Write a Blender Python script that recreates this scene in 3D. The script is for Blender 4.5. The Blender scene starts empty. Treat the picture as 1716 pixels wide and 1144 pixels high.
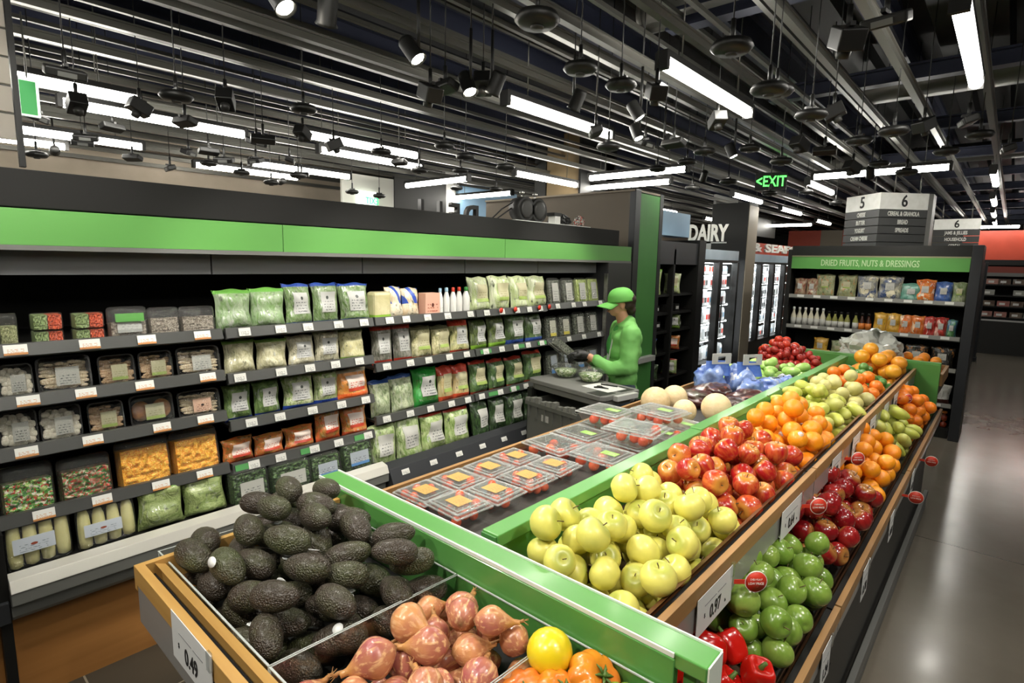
import bpy, bmesh, math, random
from math import sin, cos, pi, radians, sqrt, exp
from mathutils import Vector, Matrix, Euler, noise
S = bpy.context.scene
C = S.collection
# ------------------------------------------------------------------ camera, world, exposure
F_PX, YAW, PITCH, ROLL, EYE = 942.5, .72129, .14172, -.02008, 1.9
fw = Vector((-sin(YAW)*cos(PITCH), cos(YAW)*cos(PITCH), -sin(PITCH)))
rt = Vector((cos(YAW), sin(YAW), 0)); dn = fw.cross(rt)
r2 = cos(ROLL)*rt + sin(ROLL)*dn; d2 = -sin(ROLL)*rt + cos(ROLL)*dn
cam = bpy.data.cameras.new('camera'); cam.sensor_width = 36; cam.lens = F_PX*36/1716
cam.clip_start = .02; cam.clip_end = 200
co = bpy.data.objects.new('camera', cam); C.objects.link(co)
co.matrix_world = Matrix(((r2.x, -d2.x, -fw.x, 0), (r2.y, -d2.y, -fw.y, 0), (r2.z, -d2.z, -fw.z, EYE), (0, 0, 0, 1)))
S.camera = co
S.view_settings.view_transform = 'Standard'; S.view_settings.look = 'None'
S.view_settings.gamma = 1; S.view_settings.use_curve_mapping = False
S.view_settings.exposure = 0.0
w = bpy.data.worlds.new('interior'); S.world = w; w.use_nodes = True
w.node_tree.nodes['Background'].inputs[0].default_value = (.9, .95, 1, 1)
w.node_tree.nodes['Background'].inputs[1].default_value = .05
TUBE_E = 34.0      # radiance of the fluorescent tubes
SPOT_W = 62.0      # track spot lamps
rng = random.Random(7)

# ------------------------------------------------------------------ node materials
MATS = {}
class NT:
    def __init__(s, m): s.t = m.node_tree; s.n = s.t.nodes; s.l = s.t.links
    def add(s, ty, **k):
        n = s.n.new(ty)
        for a, v in k.items(): setattr(n, a, v)
        return n
    def link(s, a, b): s.l.new(a, b)
    def math(s, op, a, b=None, c=None, clamp=False):
        n = s.add('ShaderNodeMath', operation=op); n.use_clamp = clamp
        for i, v in enumerate((a, b, c)):
            if v is None: continue
            if hasattr(v, 'links'): s.link(v, n.inputs[i])
            else: n.inputs[i].default_value = v
        return n.outputs[0]
    def mix(s, f, a, b):
        n = s.add('ShaderNodeMix', data_type='RGBA')
        for i, v in ((0, f), (6, a), (7, b)):
            if hasattr(v, 'links'): s.link(v, n.inputs[i])
            elif i == 0: n.inputs[0].default_value = v
            else: n.inputs[i].default_value = col(v)
        return n.outputs[2]
    def noise(s, vec, scale, detail=3, rough=.5, dist=0):
        n = s.add('ShaderNodeTexNoise'); n.inputs['Scale'].default_value = scale
        n.inputs['Detail'].default_value = detail; n.inputs['Roughness'].default_value = rough
        n.inputs['Distortion'].default_value = dist
        if vec is not None: s.link(vec, n.inputs['Vector'])
        return n.outputs['Fac']
    def vor(s, vec, scale, out='Distance'):
        n = s.add('ShaderNodeTexVoronoi'); n.inputs['Scale'].default_value = scale
        if vec is not None: s.link(vec, n.inputs['Vector'])
        return n.outputs[out]
    def coord(s, which='Object'): return s.add('ShaderNodeTexCoord').outputs[which]
    def rand(s): return s.add('ShaderNodeObjectInfo').outputs['Random']
    def offs(s, vec, k=31.7):
        """object coordinates shifted by the object's own random number"""
        r = s.math('MULTIPLY', s.rand(), k); n = s.add('ShaderNodeVectorMath', operation='ADD')
        s.link(vec, n.inputs[0]); s.link(r, n.inputs[1]); return n.outputs[0]
    def mapv(s, vec, scale=(1, 1, 1), rot=(0, 0, 0)):
        n = s.add('ShaderNodeMapping'); s.link(vec, n.inputs[0]); n.inputs['Scale'].default_value = scale
        n.inputs['Rotation'].default_value = rot; return n.outputs[0]
    def xyz(s, vec):
        n = s.add('ShaderNodeSeparateXYZ'); s.link(vec, n.inputs[0]); return n.outputs
    def bump(s, h, k, d=.01):
        n = s.add('ShaderNodeBump'); n.inputs['Strength'].default_value = k; n.inputs['Distance'].default_value = d
        s.link(h, n.inputs['Height']); return n.outputs[0]
def col(c):
    if isinstance(c, str):
        h = [int(c[i:i+2], 16)/255 for i in (0, 2, 4)]
        c = [x/12.92 if x <= .04045 else ((x+.055)/1.055)**2.4 for x in h]
    return (c[0], c[1], c[2], 1)
def newmat(name):
    m = bpy.data.materials.new(name); m.use_nodes = True; t = NT(m)
    p = t.n['Principled BSDF']; MATS[name] = m; return m, t, p
def setc(t, p, c):
    if hasattr(c, 'links'): t.link(c, p.inputs['Base Color'])
    else: p.inputs['Base Color'].default_value = col(c)
def plain(name, c, rough=.5, metal=0, c2=None, scale=8, detail=3, bump=0, coat=0, aniso=None):
    if name in MATS: return MATS[name]
    m, t, p = newmat(name)
    if c2 is not None:
        v = t.coord('Object')
        if aniso: v = t.mapv(v, aniso)
        n = t.noise(v, scale, detail); f = t.math('MULTIPLY_ADD', n, 2.2, -.6, clamp=True)
        setc(t, p, t.mix(f, c, c2))
        if bump: t.link(t.bump(n, bump, .004), p.inputs['Normal'])
    else: setc(t, p, c)
    p.inputs['Roughness'].default_value = rough; p.inputs['Metallic'].default_value = metal
    p.inputs['Coat Weight'].default_value = coat; p.inputs['Coat Roughness'].default_value = .12
    return m
def emit(name, c, e):
    if name in MATS: return MATS[name]
    m, t, p = newmat(name); p.inputs['Base Color'].default_value = col(c)
    p.inputs['Emission Color'].default_value = col(c); p.inputs['Emission Strength'].default_value = e
    return m
def clear(name, tint=(1, 1, 1), gloss=.16, rough=.08, bump=0, bscale=60, painted_sheen=0):
    """thin clear plastic: mostly see-through with a shiny coat"""
    if name in MATS: return MATS[name]
    m, t, p = newmat(name); t.n.remove(p)
    tr = t.add('ShaderNodeBsdfTransparent'); tr.inputs[0].default_value = col(tint)
    g = t.add('ShaderNodeBsdfGlossy'); g.inputs['Roughness'].default_value = rough
    g.inputs[0].default_value = (.95, .95, .95, 1)
    fr = t.add('ShaderNodeLayerWeight'); fr.inputs['Blend'].default_value = .5
    f = t.math('MULTIPLY_ADD', t.math('POWER', fr.outputs['Facing'], 4), .7, gloss*.45, clamp=True)
    if bump:
        nb = t.bump(t.noise(t.offs(t.coord('Object')), bscale, 2), bump, .01)
        t.link(nb, g.inputs['Normal']); t.link(nb, fr.inputs['Normal'])
    mx = t.add('ShaderNodeMixShader'); t.link(f, mx.inputs[0]); t.link(tr.outputs[0], mx.inputs[1]); t.link(g.outputs[0], mx.inputs[2])
    out = mx.outputs[0]
    if painted_sheen:
        df = t.add('ShaderNodeBsdfDiffuse'); df.inputs[0].default_value = (.9, .9, .88, 1)  # diffuse white stands in for the highlights on clear plastic
        m2 = t.add('ShaderNodeMixShader'); m2.inputs[0].default_value = painted_sheen; t.link(out, m2.inputs[1]); t.link(df.outputs[0], m2.inputs[2]); out = m2.outputs[0]
    t.link(out, t.n['Material Output'].inputs[0]); return m
def bag(name, a, b, scale=26, top=None, topw=.12, bot=None, botw=.1, rough=.3, stretch=(1, 1, 1), diag=None, mottle=.5, c3=None):
    """a printed or clear plastic bag: contents show as two mottled colours, strips of print at top and foot"""
    if name in MATS: return MATS[name]
    m, t, p = newmat(name); ob = t.offs(t.coord('Object')); g = t.xyz(t.coord('Generated'))
    v = t.mapv(ob, stretch)
    n = t.noise(v, scale*.22, 4, .65, .6); f = t.math('MULTIPLY_ADD', n, 4.2, -1.6, clamp=True)
    c = t.mix(f, a, b)
    if c3 is not None:
        n3 = t.math('GREATER_THAN', t.noise(v, scale*.35, 2), .6); c = t.mix(n3, c, c3)
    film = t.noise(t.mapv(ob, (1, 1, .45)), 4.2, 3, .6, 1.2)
    c = t.mix(t.math('MULTIPLY_ADD', film, 6.0, -3.5, clamp=True), c, (.50, .52, .48)); c = t.mix(t.math('MULTIPLY_ADD', t.noise(t.mapv(ob, (1, 1.3, 1)), 5.5, 3), -7.0, 2.9, clamp=True), c, (.07, .085, .05))  # pale film highlights painted into the colour, then dark patches of contents
    if diag is not None:
        d = t.math('FRACT', t.math('MULTIPLY', t.math('ADD', g[1], t.math('MULTIPLY', g[2], .7)), 1.7))
        c = t.mix(t.math('MULTIPLY', t.math('GREATER_THAN', d, .62), t.math('GREATER_THAN', g[2], .45)), c, diag)
    if top is not None: c = t.mix(t.math('GREATER_THAN', g[2], 1-topw), c, top)
    if bot is not None: c = t.mix(t.math('LESS_THAN', g[2], botw), c, bot)
    setc(t, p, c); p.inputs['Roughness'].default_value = .42
    p.inputs['Coat Weight'].default_value = .8; p.inputs['Coat Roughness'].default_value = rough*.6
    h = t.math('ADD', t.math('MULTIPLY', n, .6), film)
    t.link(t.bump(h, .8, .012), p.inputs['Normal']); return m
def label(name, paper='adaea8', ink='5a5d5e', strip=None, dot=None, dotz=.72):
    """a pack label: pale paper with rows of small print, a round mark, maybe a coloured strip"""
    if name in MATS: return MATS[name]
    m, t, p = newmat(name); g = t.xyz(t.coord('Generated'))
    rows = t.math('GREATER_THAN', t.math('FRACT', t.math('MULTIPLY', g[2], 7.3)), .62)
    words = t.math('GREATER_THAN', t.noise(t.mapv(t.coord('Generated'), (1, 9, 7.3)), 1.6, 1), .5)
    low = t.math('LESS_THAN', g[2], .55)
    edge = t.math('MULTIPLY', t.math('GREATER_THAN', g[1], .15), t.math('LESS_THAN', g[1], .85))
    c = t.mix(t.math('MULTIPLY', t.math('MULTIPLY', rows, words), t.math('MULTIPLY', low, edge)), paper, ink)
    if dot is not None:
        dy = t.math('SUBTRACT', g[1], .5); dz = t.math('SUBTRACT', g[2], dotz)
        r = t.math('SQRT', t.math('ADD', t.math('MULTIPLY', dy, dy), t.math('MULTIPLY', dz, dz)))
        c = t.mix(t.math('LESS_THAN', r, .085), c, dot)
    if strip is not None: c = t.mix(t.math('LESS_THAN', g[2], .2), c, strip)
    setc(t, p, c); p.inputs['Roughness'].default_value = .45; return m
def fruitmat(name, a, b, c3=None, streak=None, rough=.3, bumpk=0, bumps=60, var=.35, coat=.0, cap=None, spec=.5, nscale=9):
    """skin of a fruit: colour a towards b by the fruit's own random and a soft noise; streak stretches the noise stem to base"""
    if name in MATS: return MATS[name]
    m, t, p = newmat(name); ob = t.coord('Object'); of = t.offs(ob)
    n = t.noise(t.mapv(of, streak) if streak else of, nscale, 4, .6)
    f = t.math('ADD', t.math('MULTIPLY_ADD', n, 2.4, -.95), t.math('MULTIPLY_ADD', t.rand(), 2*var, -var), clamp=True)
    c = t.mix(f, a, b)
    if c3 is not None:
        n2 = t.noise(of, nscale*1.6, 3); f2 = t.math('MULTIPLY_ADD', n2, 6, -3.4, clamp=True); c = t.mix(f2, c, c3)
    if cap is not None:
        g = t.xyz(t.coord('Generated'))[2]; c = t.mix(t.math('MULTIPLY_ADD', g, 6, -5.0, clamp=True), c, cap)
    setc(t, p, c); p.inputs['Roughness'].default_value = rough; p.inputs['Coat Weight'].default_value = coat
    p.inputs['Coat Roughness'].default_value = .2; p.inputs['Specular IOR Level'].default_value = spec
    p.inputs['Subsurface Weight'].default_value = 0
    if bumpk: t.link(t.bump(t.noise(ob, bumps, 2), bumpk, .003), p.inputs['Normal'])
    return m

# ------------------------------------------------------------------ mesh builder
class MB:
    def __init__(s): s.v = []; s.f = []; s.m = []; s.sm = []
    def quad(s, pts, mi=0, sm=False):
        k = len(s.v); s.v += [tuple(p) for p in pts]; s.f.append(tuple(range(k, k+len(pts)))); s.m.append(mi); s.sm.append(sm); return s
    def box(s, x0, x1, y0, y1, z0, z1, mi=0):
        k = len(s.v)
        s.v += [(x0,y0,z0),(x1,y0,z0),(x1,y1,z0),(x0,y1,z0),(x0,y0,z1),(x1,y0,z1),(x1,y1,z1),(x0,y1,z1)]
        for f in ((0,3,2,1),(4,5,6,7),(0,1,5,4),(1,2,6,5),(2,3,7,6),(3,0,4,7)):
            s.f.append(tuple(k+i for i in f)); s.m.append(mi); s.sm.append(False)
        return s
    def prism(s, poly, axis, a0, a1, mi=0):
        """polygon in the other two axes pushed from a0 to a1 along axis"""
        k = len(s.v); n = len(poly)
        for a in (a0, a1):
            for (p, q) in poly:
                s.v.append({'x': (a, p, q), 'y': (p, a, q), 'z': (p, q, a)}[axis])
        s.f.append(tuple(range(k, k+n))); s.f.append(tuple(range(k+2*n-1, k+n-1, -1)))
        for i in range(n): s.f.append((k+i, k+n+i, k+n+(i+1) % n, k+(i+1) % n))
        s.m += [mi]*(n+2); s.sm += [False]*(n+2); return s
    def tube(s, pts, r, n=8, mi=0, sm=True, caps=True):
        pts = [Vector(p) for p in pts]; rs = r if isinstance(r, (list, tuple)) else [r]*len(pts); k = len(s.v); up = None
        for i, p in enumerate(pts):
            d = (pts[min(i+1, len(pts)-1)]-pts[max(i-1, 0)]).normalized()
            if up is None: up = Vector((0, 0, 1)) if abs(d.z) < .9 else Vector((1, 0, 0))
            a = d.cross(up).normalized(); b = a.cross(d).normalized(); up = b
            for j in range(n):
                t = 2*pi*j/n; s.v.append(tuple(p+rs[i]*(cos(t)*a+sin(t)*b)))
        for i in range(len(pts)-1):
            for j in range(n):
                s.f.append((k+i*n+j, k+i*n+(j+1) % n, k+(i+1)*n+(j+1) % n, k+(i+1)*n+j)); s.m.append(mi); s.sm.append(sm)
        if caps:
            s.f.append(tuple(k+n-1-j for j in range(n))); s.f.append(tuple(k+(len(pts)-1)*n+j for j in range(n))); s.m += [mi]*2; s.sm += [False]*2
        return s
    def lathe(s, prof, n=20, mi=0, o=(0, 0, 0), mod=None, sm=True, caps=True):
        """prof: list of (radius, z), turned about z; mod(angle, radius, z) may reshape"""
        k = len(s.v)
        for (r, z) in prof:
            for j in range(n):
                t = 2*pi*j/n; rr, zz = (r, z) if mod is None else mod(t, r, z)
                s.v.append((o[0]+rr*cos(t), o[1]+rr*sin(t), o[2]+zz))
        for i in range(len(prof)-1):
            for j in range(n):
                s.f.append((k+i*n+j, k+i*n+(j+1) % n, k+(i+1)*n+(j+1) % n, k+(i+1)*n+j)); s.m.append(mi); s.sm.append(sm)
        if caps: s.f.append(tuple(k+n-1-j for j in range(n))); s.f.append(tuple(k+(len(prof)-1)*n+j for j in range(n))); s.m += [mi]*2; s.sm += [sm]*2
        return s
    def grid(s, nu, nv, fn, mi=0, sm=True):
        k = len(s.v)
        for i in range(nu+1):
            for j in range(nv+1): s.v.append(tuple(fn(i/nu, j/nv)))
        for i in range(nu):
            for j in range(nv):
                a = k+i*(nv+1)+j; s.f.append((a, a+nv+1, a+nv+2, a+1)); s.m.append(mi); s.sm.append(sm)
        return s
    def rbox(s, cx, cy, cz, hx, hy, hz, r, mi=0):
        """rounded in plan (x,y) box"""
        poly = []
        for q, (sx, sy) in enumerate(((1, 1), (-1, 1), (-1, -1), (1, -1))):
            for i in range(5):
                t = pi/2*q+pi/2*i/4; poly.append((cx+sx*(hx-r)+r*cos(t), cy+sy*(hy-r)+r*sin(t)))
        return s.prism(poly, 'z', cz-hz, cz+hz, mi)
    def ball(s, c, r, nu=8, nv=12, mi=0, sq=(1, 1, 1)):
        prof = [(max(r*sin(pi*i/nu), r*.02), -r*cos(pi*i/nu)) for i in range(nu+1)]
        k = len(s.v); s.lathe(prof, nv, mi)
        for i in range(k, len(s.v)):
            x, y, z = s.v[i]; s.v[i] = (c[0]+x*sq[0], c[1]+y*sq[1], c[2]+z*sq[2])
        return s
    def xf(s, M, k=0):
        for i in range(k, len(s.v)): s.v[i] = tuple(M @ Vector(s.v[i]))
        return s
    def mesh(s, name, mats=(), off=(0, 0, 0)):
        me = bpy.data.meshes.new(name)
        me.from_pydata([(x-off[0], y-off[1], z-off[2]) for x, y, z in s.v], [], s.f)
        for m in mats: me.materials.append(m)
        me.polygons.foreach_set('material_index', s.m); me.polygons.foreach_set('use_smooth', s.sm)
        bm = bmesh.new(); bm.from_mesh(me); bmesh.ops.recalc_face_normals(bm, faces=bm.faces); bm.to_mesh(me); bm.free()
        me.update(); return me

# ------------------------------------------------------------------ objects
def tag(o, label=None, cat=None, group=None, kind=None):
    if label: o['label'] = label
    if cat: o['category'] = cat
    if group: o['group'] = group
    if kind: o['kind'] = kind
    return o
def thing(name, label, cat, loc=(0, 0, 0), rz=0, group=None):
    o = bpy.data.objects.new(name, None); C.objects.link(o); o.location = loc; o.rotation_euler = (0, 0, rz)
    o.empty_display_size = .05
    return tag(o, label, cat, group)
def mo(name, me, mat=None, parent=None, loc=(0, 0, 0), rot=(0, 0, 0), scale=(1, 1, 1)):
    """link an object on (shared) mesh data, material held by the object"""
    o = bpy.data.objects.new(name, me); C.objects.link(o)
    if mat is not None:
        if not me.materials: me.materials.append(None)
        o.material_slots[0].link = 'OBJECT'; o.material_slots[0].material = mat
    o.location = loc; o.rotation_euler = rot; o.scale = scale
    if parent is not None: o.parent = parent
    return o
def build(name, mb, mats, parent=None, world=False, bevel=0, lab=None):
    """one mesh object; world=True: coordinates are world ones, taken back to the parent's base"""
    if not isinstance(mats, (list, tuple)): mats = [mats]
    off = Vector((0, 0, 0)); q = parent
    while world and q is not None: off = off+q.location; q = q.parent
    me = mb.mesh(name, mats, off)
    o = bpy.data.objects.new(name, me); C.objects.link(o)
    if parent is not None: o.parent = parent
    if bevel:
        b = o.modifiers.new('bevel', 'BEVEL'); b.width = bevel; b.segments = 2; b.limit_method = 'ANGLE'; b.angle_limit = radians(40)
    if lab: o['label'] = lab
    return o
def struct(name, mb, mats, bevel=0): return tag(build(name, mb, mats, bevel=bevel), kind='structure')
def kids(o): return [c for c in bpy.data.objects if c.parent is o]
def dup(root, loc=None, rz=None, label=None, group=None, rot=None, scale=None, ch=None):
    r = root.copy(); C.objects.link(r)
    if loc is not None: r.location = loc
    if rz is not None: r.rotation_euler = (0, 0, rz)
    if rot is not None: r.rotation_euler = rot
    if scale is not None: r.scale = scale
    if label: r['label'] = label
    if group: r['group'] = group
    for c in (kids(root) if ch is None else ch):
        k = c.copy(); C.objects.link(k); k.parent = r
        if ch is None:
            for g in kids(c): h = g.copy(); C.objects.link(h); h.parent = k
    return r
_tx = {}
def text_mesh(s, size=1, ext=.01, bold=0, sx=1):
    key = (s, size, ext, bold, sx)
    if key in _tx: return _tx[key]
    cu = bpy.data.curves.new('writing', 'FONT'); cu.body = s; cu.size = size; cu.extrude = ext; cu.offset = bold
    cu.align_x = 'CENTER'; cu.align_y = 'CENTER'; cu.resolution_u = 3
    o = bpy.data.objects.new('writing', cu); C.objects.link(o)
    bpy.context.view_layer.update()
    me = bpy.data.meshes.new_from_object(o.evaluated_get(bpy.context.evaluated_depsgraph_get()))
    bpy.data.objects.remove(o); bpy.data.curves.remove(cu)
    for v in me.vertices: v.co.x *= sx
    _tx[key] = me; return me
# text stands in local XY; these turn it to face -Y, +X
FACE_MY = (pi/2, 0, 0); FACE_PX = (pi/2, 0, pi/2)
ORD = ['first', 'second', 'third', 'fourth', 'fifth', 'sixth', 'seventh', 'eighth', 'ninth', 'tenth', 'eleventh', 'twelfth']
# ------------------------------------------------------------------ shared materials
GREEN = plain('green_paint', '5f9f50', .32, c2='58974a', scale=3, coat=.3)
GREEN_D = plain('green_paint_matt', '457f40', .55)
BLACK = plain('black_metal', '10100e', .5)
BLACK_M = plain('black_matt', '0c0c0a', .8)
CHAR = plain('charcoal_metal', '35373a', .42, .3)
GREY = plain('grey_paint', '6d6e6b', .5)
DGREY = plain('dark_grey_paint', '2e2e2c', .5)
LGREY = plain('light_grey_plastic', 'b9bab6', .4)
WHITE = plain('white_plastic', 'e4e4df', .35)
STEEL = plain('brushed_steel', 'a9a9a4', .3, .9, c2='8d8d88', scale=30, aniso=(1, .03, 1))
WOOD = plain('light_wood', 'a98254', .45, c2='8d683c', scale=22, aniso=(1, .06, 1), bump=.1)
WOODX = plain('light_wood_across', 'c9a05c', .4, c2='b08444', scale=22, aniso=(.06, 1, 1), bump=.1)
WOOD_D = plain('brown_wood', '6b4422', .5, c2='54331a', scale=14, aniso=(1, .05, 1))
PLINTH = plain('plinth_wood', 'b98246', .5, c2='8c5a28', scale=9, aniso=(1, .05, 1), bump=.05)
CONCRETE = plain('concrete_wall', 'c2b6a4', .8, c2='aca08e', scale=2.2, detail=6)
TAUPE = plain('taupe_paint', '6b6154', .6)
RED = plain('red_panel', 'b8442c', .5, c2='a83c26', scale=3)
LBLUE = plain('light_blue_panel', '8fb0c9', .45, c2='7d9fbb', scale=2)
ACR = clear('clear_acrylic', (.97, .98, .97), .06, .04)
CLAM = clear('clamshell_plastic', (.98, .985, .98), .08, .12, bump=.35, bscale=22, painted_sheen=.025)
FILM = clear('crinkled_film', (.95, .96, .95), .22, .16, bump=1.0, bscale=26)
TUBE = emit('lamp_tube', (1, .965, .88), TUBE_E)
BULB = emit('lamp_bulb', (1, .93, .78), 120)
CASEL = emit('back_fill_glow', (.92, .97, 1), 2.6)
TAG = label('price_tag_paper', 'd3d3cd', '4a4a4a')
TAGO = label('price_tag_orange', 'e6e6e0', 'c98a4e', strip='c98a4e')
INK = plain('black_ink', '1c1c1c', .6)
WINK = plain('white_letter', 'dcdcd4', .5)

# ------------------------------------------------------------------ the room
m, t, p = newmat('polished_concrete')
v = t.coord('Object'); n = t.noise(v, 1.3, 6, .6); c = t.mix(t.math('MULTIPLY_ADD', n, 2, -.5, clamp=True), '6e675c', '7d766a')
g = t.xyz(v)
def joint(ax, period, off):
    f = t.math('ABSOLUTE', t.math('SUBTRACT', t.math('FRACT', t.math('MULTIPLY', t.math('ADD', ax, off), 1/period)), .5))
    return t.math('GREATER_THAN', f, .5-.004/period)
j = t.math('MAXIMUM', joint(g[1], 4.6, -4.82), joint(g[0], 4.6, 3.9))
shaded_tile = t.math('MULTIPLY', t.math('GREATER_THAN', g[0], -3.0), t.math('LESS_THAN', g[0], -1.42)); tj = t.math('MAXIMUM', joint(g[1], .6, .13), joint(g[0], .6, .2))  # dark tile strip by the island, with its shade painted into the colour
c = t.mix(j, c, '3a362f'); c = t.mix(shaded_tile, c, t.mix(tj, t.mix(n, '37342d', '4a463c'), '8a8474')); setc(t, p, c)
rr = t.math('MULTIPLY_ADD', t.noise(v, 6, 4), .12, .14); t.link(rr, p.inputs['Roughness'])
p.inputs['Specular IOR Level'].default_value = .6
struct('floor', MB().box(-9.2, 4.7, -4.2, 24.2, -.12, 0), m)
struct('wall_left', MB().box(-9.2, -9, -4.2, 24.2, 0, 3.75), CONCRETE)
struct('wall_right', MB().box(4.5, 4.7, -4.2, 24.2, 0, 3.75), plain('dark_wall', '3a3a38', .7))
struct('wall_front', MB().box(-9, 4.5, -4.2, -4, 0, 3.75), MATS['dark_wall'])
struct('wall_back', MB().box(-9, 4.5, 24, 24.2, 0, 3.75), MATS['dark_wall'])
dk = MB(); x = -9.0
while x < 4.5:
    dk.prism([(x, 3.66), (x+.09, 3.66), (x+.12, 3.74), (x+.24, 3.74), (x+.27, 3.66), (x+.30, 3.66), (x+.30, 3.78), (x, 3.78)], 'y', -4.2, 24.2); x += .3
struct('ceiling', dk, plain('dark_deck', '2f2f30', .55, .2))

# ceiling rails (strut channel) in rows running away from the camera, larger joists above, cross beams
RAILM = plain('rail_steel', '74736c', .38, .5, c2='50504b', scale=5, aniso=(1, .1, 1))
JOISTM = plain('joist_paint', '34384a', .5, .3)
mr = MB().box(-.02, .02, 0, 27.6, 0, .035).box(-.03, .03, 0, 27.6, .035, .045); mr2 = MB().box(-.014, .014, 0, 27.6, 0, .025); rail2_me = mr2.mesh('ceiling_rail', [RAILM]); rail_me = mr.mesh('ceiling_rail', [RAILM])
hang_me = MB().tube([(0, 0, .04), (0, 0, .62)], .005, 5).mesh('hanger_rod', [RAILM])
xs = [-8.7, -8.25, -7.8, -7.35, -6.95, -6.6, -6.3, -5.95, -5.6, -5.25, -4.93, -4.45, -4.1, -3.75, -3.35, -2.95, -2.5, -2.05, -1.75, -1.43, -1.0, -.62, -.26, .25, .8, 1.5, 2.4, 3.4]
for i, x in enumerate(xs):
    o = mo('ceiling_rail', rail_me, None, None, (x, -4, 3.04+.05*((i*7) % 3)))
    tag(o, 'thin grey steel rail running along under the dark ceiling', 'ceiling rail', 'steel rails in rows under the ceiling')
for i in range(34):
    tag(mo('ceiling_rail', rail2_me, None, None, (-8.9+.235*i, -4, 3.22+.035*((i*5) % 4))), 'thin grey steel rail running along under the dark ceiling', 'ceiling rail', 'steel rails in rows under the ceiling')
jm = MB().box(-.06, .06, 0, 27.8, 0, .02).box(-.012, .012, 0, 27.8, .02, .2).box(-.05, .05, 0, 27.8, .2, .24).mesh('ceiling_joist', [JOISTM])
for i in range(17):
    tag(mo('ceiling_joist', jm, None, None, (-8.6+.78*i, -3.9, 3.42)), 'dark steel joist under the ceiling deck above the rails', 'ceiling joist', 'dark joists under the ceiling deck')
bmx = MB().box(-1.7, 4.4, -.05, .05, 0, .015).box(-1.7, 4.4, -.008, .008, .015, .1).box(-1.7, 4.4, -.05, .05, .1, .115).mesh('cross_beam', [JOISTM])
for i in range(14):
    tag(mo('cross_beam', bmx, None, None, (0, -2.4+1.9*i, 3.27)), 'dark cross beam running side to side under the ceiling joists', 'ceiling beam', 'cross beams under the ceiling')
DUCT = plain('duct_metal', '77766f', .4, .5, c2='55544e', scale=2)
for (x0, x1, y, z, r) in ((-1.9, 4.3, 3.35, 3.42, .1), (-1.2, 4.3, 5.9, 3.45, .14), (-2.4, 4.3, 9.8, 3.45, .12)):
    d = MB().tube([(x0, y, z), (x1, y, z)], r, 16)
    for k in range(int((x1-x0)/1.2)+1): d.tube([(x0+1.2*k, y, z), (x0+1.2*k+.03, y, z)], r*1.07, 16)
    o = build('ceiling_duct', d, DUCT); tag(o, 'round metal duct crossing the ceiling, %s of three from the camera' % {3.35: 'nearest', 5.9: 'middle', 9.8: 'farthest'}[y], 'duct')
cond = MB().tube([(.3, -3.8, 3.2), (.3, 20, 3.2)], .014, 6)
tag(build('conduit', cond, RAILM), 'thin steel conduit along the ceiling above the right aisle', 'conduit')

# ------------------------------------------------------------------ lamps
def tube_light(x, y, z, along, lab, ln=1.2):
    t = thing('tube_light', lab, 'ceiling light', (x, y, z), 0 if along == 'y' else -pi/2, 'tube lights under the ceiling')
    build('diffuser', MB().tube([(0, -ln/2, 0), (0, ln/2, 0)], .032, 10), TUBE, t)
    build('housing', MB().box(-.03, .03, -ln/2-.02, ln/2+.02, .028, .06).box(-.034, .034, -ln/2-.03, -ln/2, -.034, .05).box(-.034, .034, ln/2, ln/2+.03, -.034, .05), BLACK, t)
    build('hanger', MB().tube([(0, -ln/3, .06), (0, -ln/3, .85)], .004, 5).tube([(0, ln/3, .06), (0, ln/3, .85)], .004, 5), RAILM, t)
    return t
T0 = tube_light(-1.43, 3.34, 2.9, 'y', 'bright white tube light hanging over the middle of the fruit display')
T0k = kids(T0)
def tl(x, y, along='y', lab=None, z=2.9): return dup(T0, (x, y, z), 0 if along == 'y' else -pi/2, lab or 'white tube light hanging under the ceiling far from the camera')
tl(-.26, 3.44, 'y', 'bright white tube light at the upper right over the aisle')
tl(-2.5, 3.35, 'y', 'bright white tube light over the far half of the refrigerated case front')
for (x, y, lab) in ((-4.48, 3.02, 'tube light above the camera pods in the third row from the left wall'), (-5.0, 3.5, 'short-looking tube light left of the tall concrete column'),
    (-4.45, .66, 'tube light at the upper left nearest the hanging board sign'), (-4.93, 1.56, 'tube light at the left seen in pieces between black pods'),
    (-6.3, 1.2, 'tube light at the left low over the concrete wall, nearer of two'), (-6.95, .74, 'tube light at the far left edge just above the concrete wall'),
    (-7.0, 3.12, 'tube light just above the beige concrete wall in the left half'), (-6.33, 3.45, 'tube light low over the concrete wall, farther of two')):
    tl(x, y, 'y', lab)
for (x, y, lab) in ((-1.18, 7.1, 'crosswise tube light above the hanging aisle sign'), (-3.3, 5.8, 'crosswise tube light right of the tall column, upper one'),
    (-3.85, 6.55, 'crosswise tube light right of the tall column, lower one'), (-5.78, 5.0, 'crosswise tube light over the dark letters behind the case'), (-6.3, 6.4, 'crosswise tube light over the light blue wall behind the case'),
    (-4.3, 14.9, 'crosswise tube light far off beside the red wall'), (-.6, 17.2, 'crosswise tube light far off over the red wall at the right, left one'), (.7, 17.4, 'crosswise tube light far off over the red wall at the right, right one')):
    tl(x, y, 'x', lab)
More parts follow.
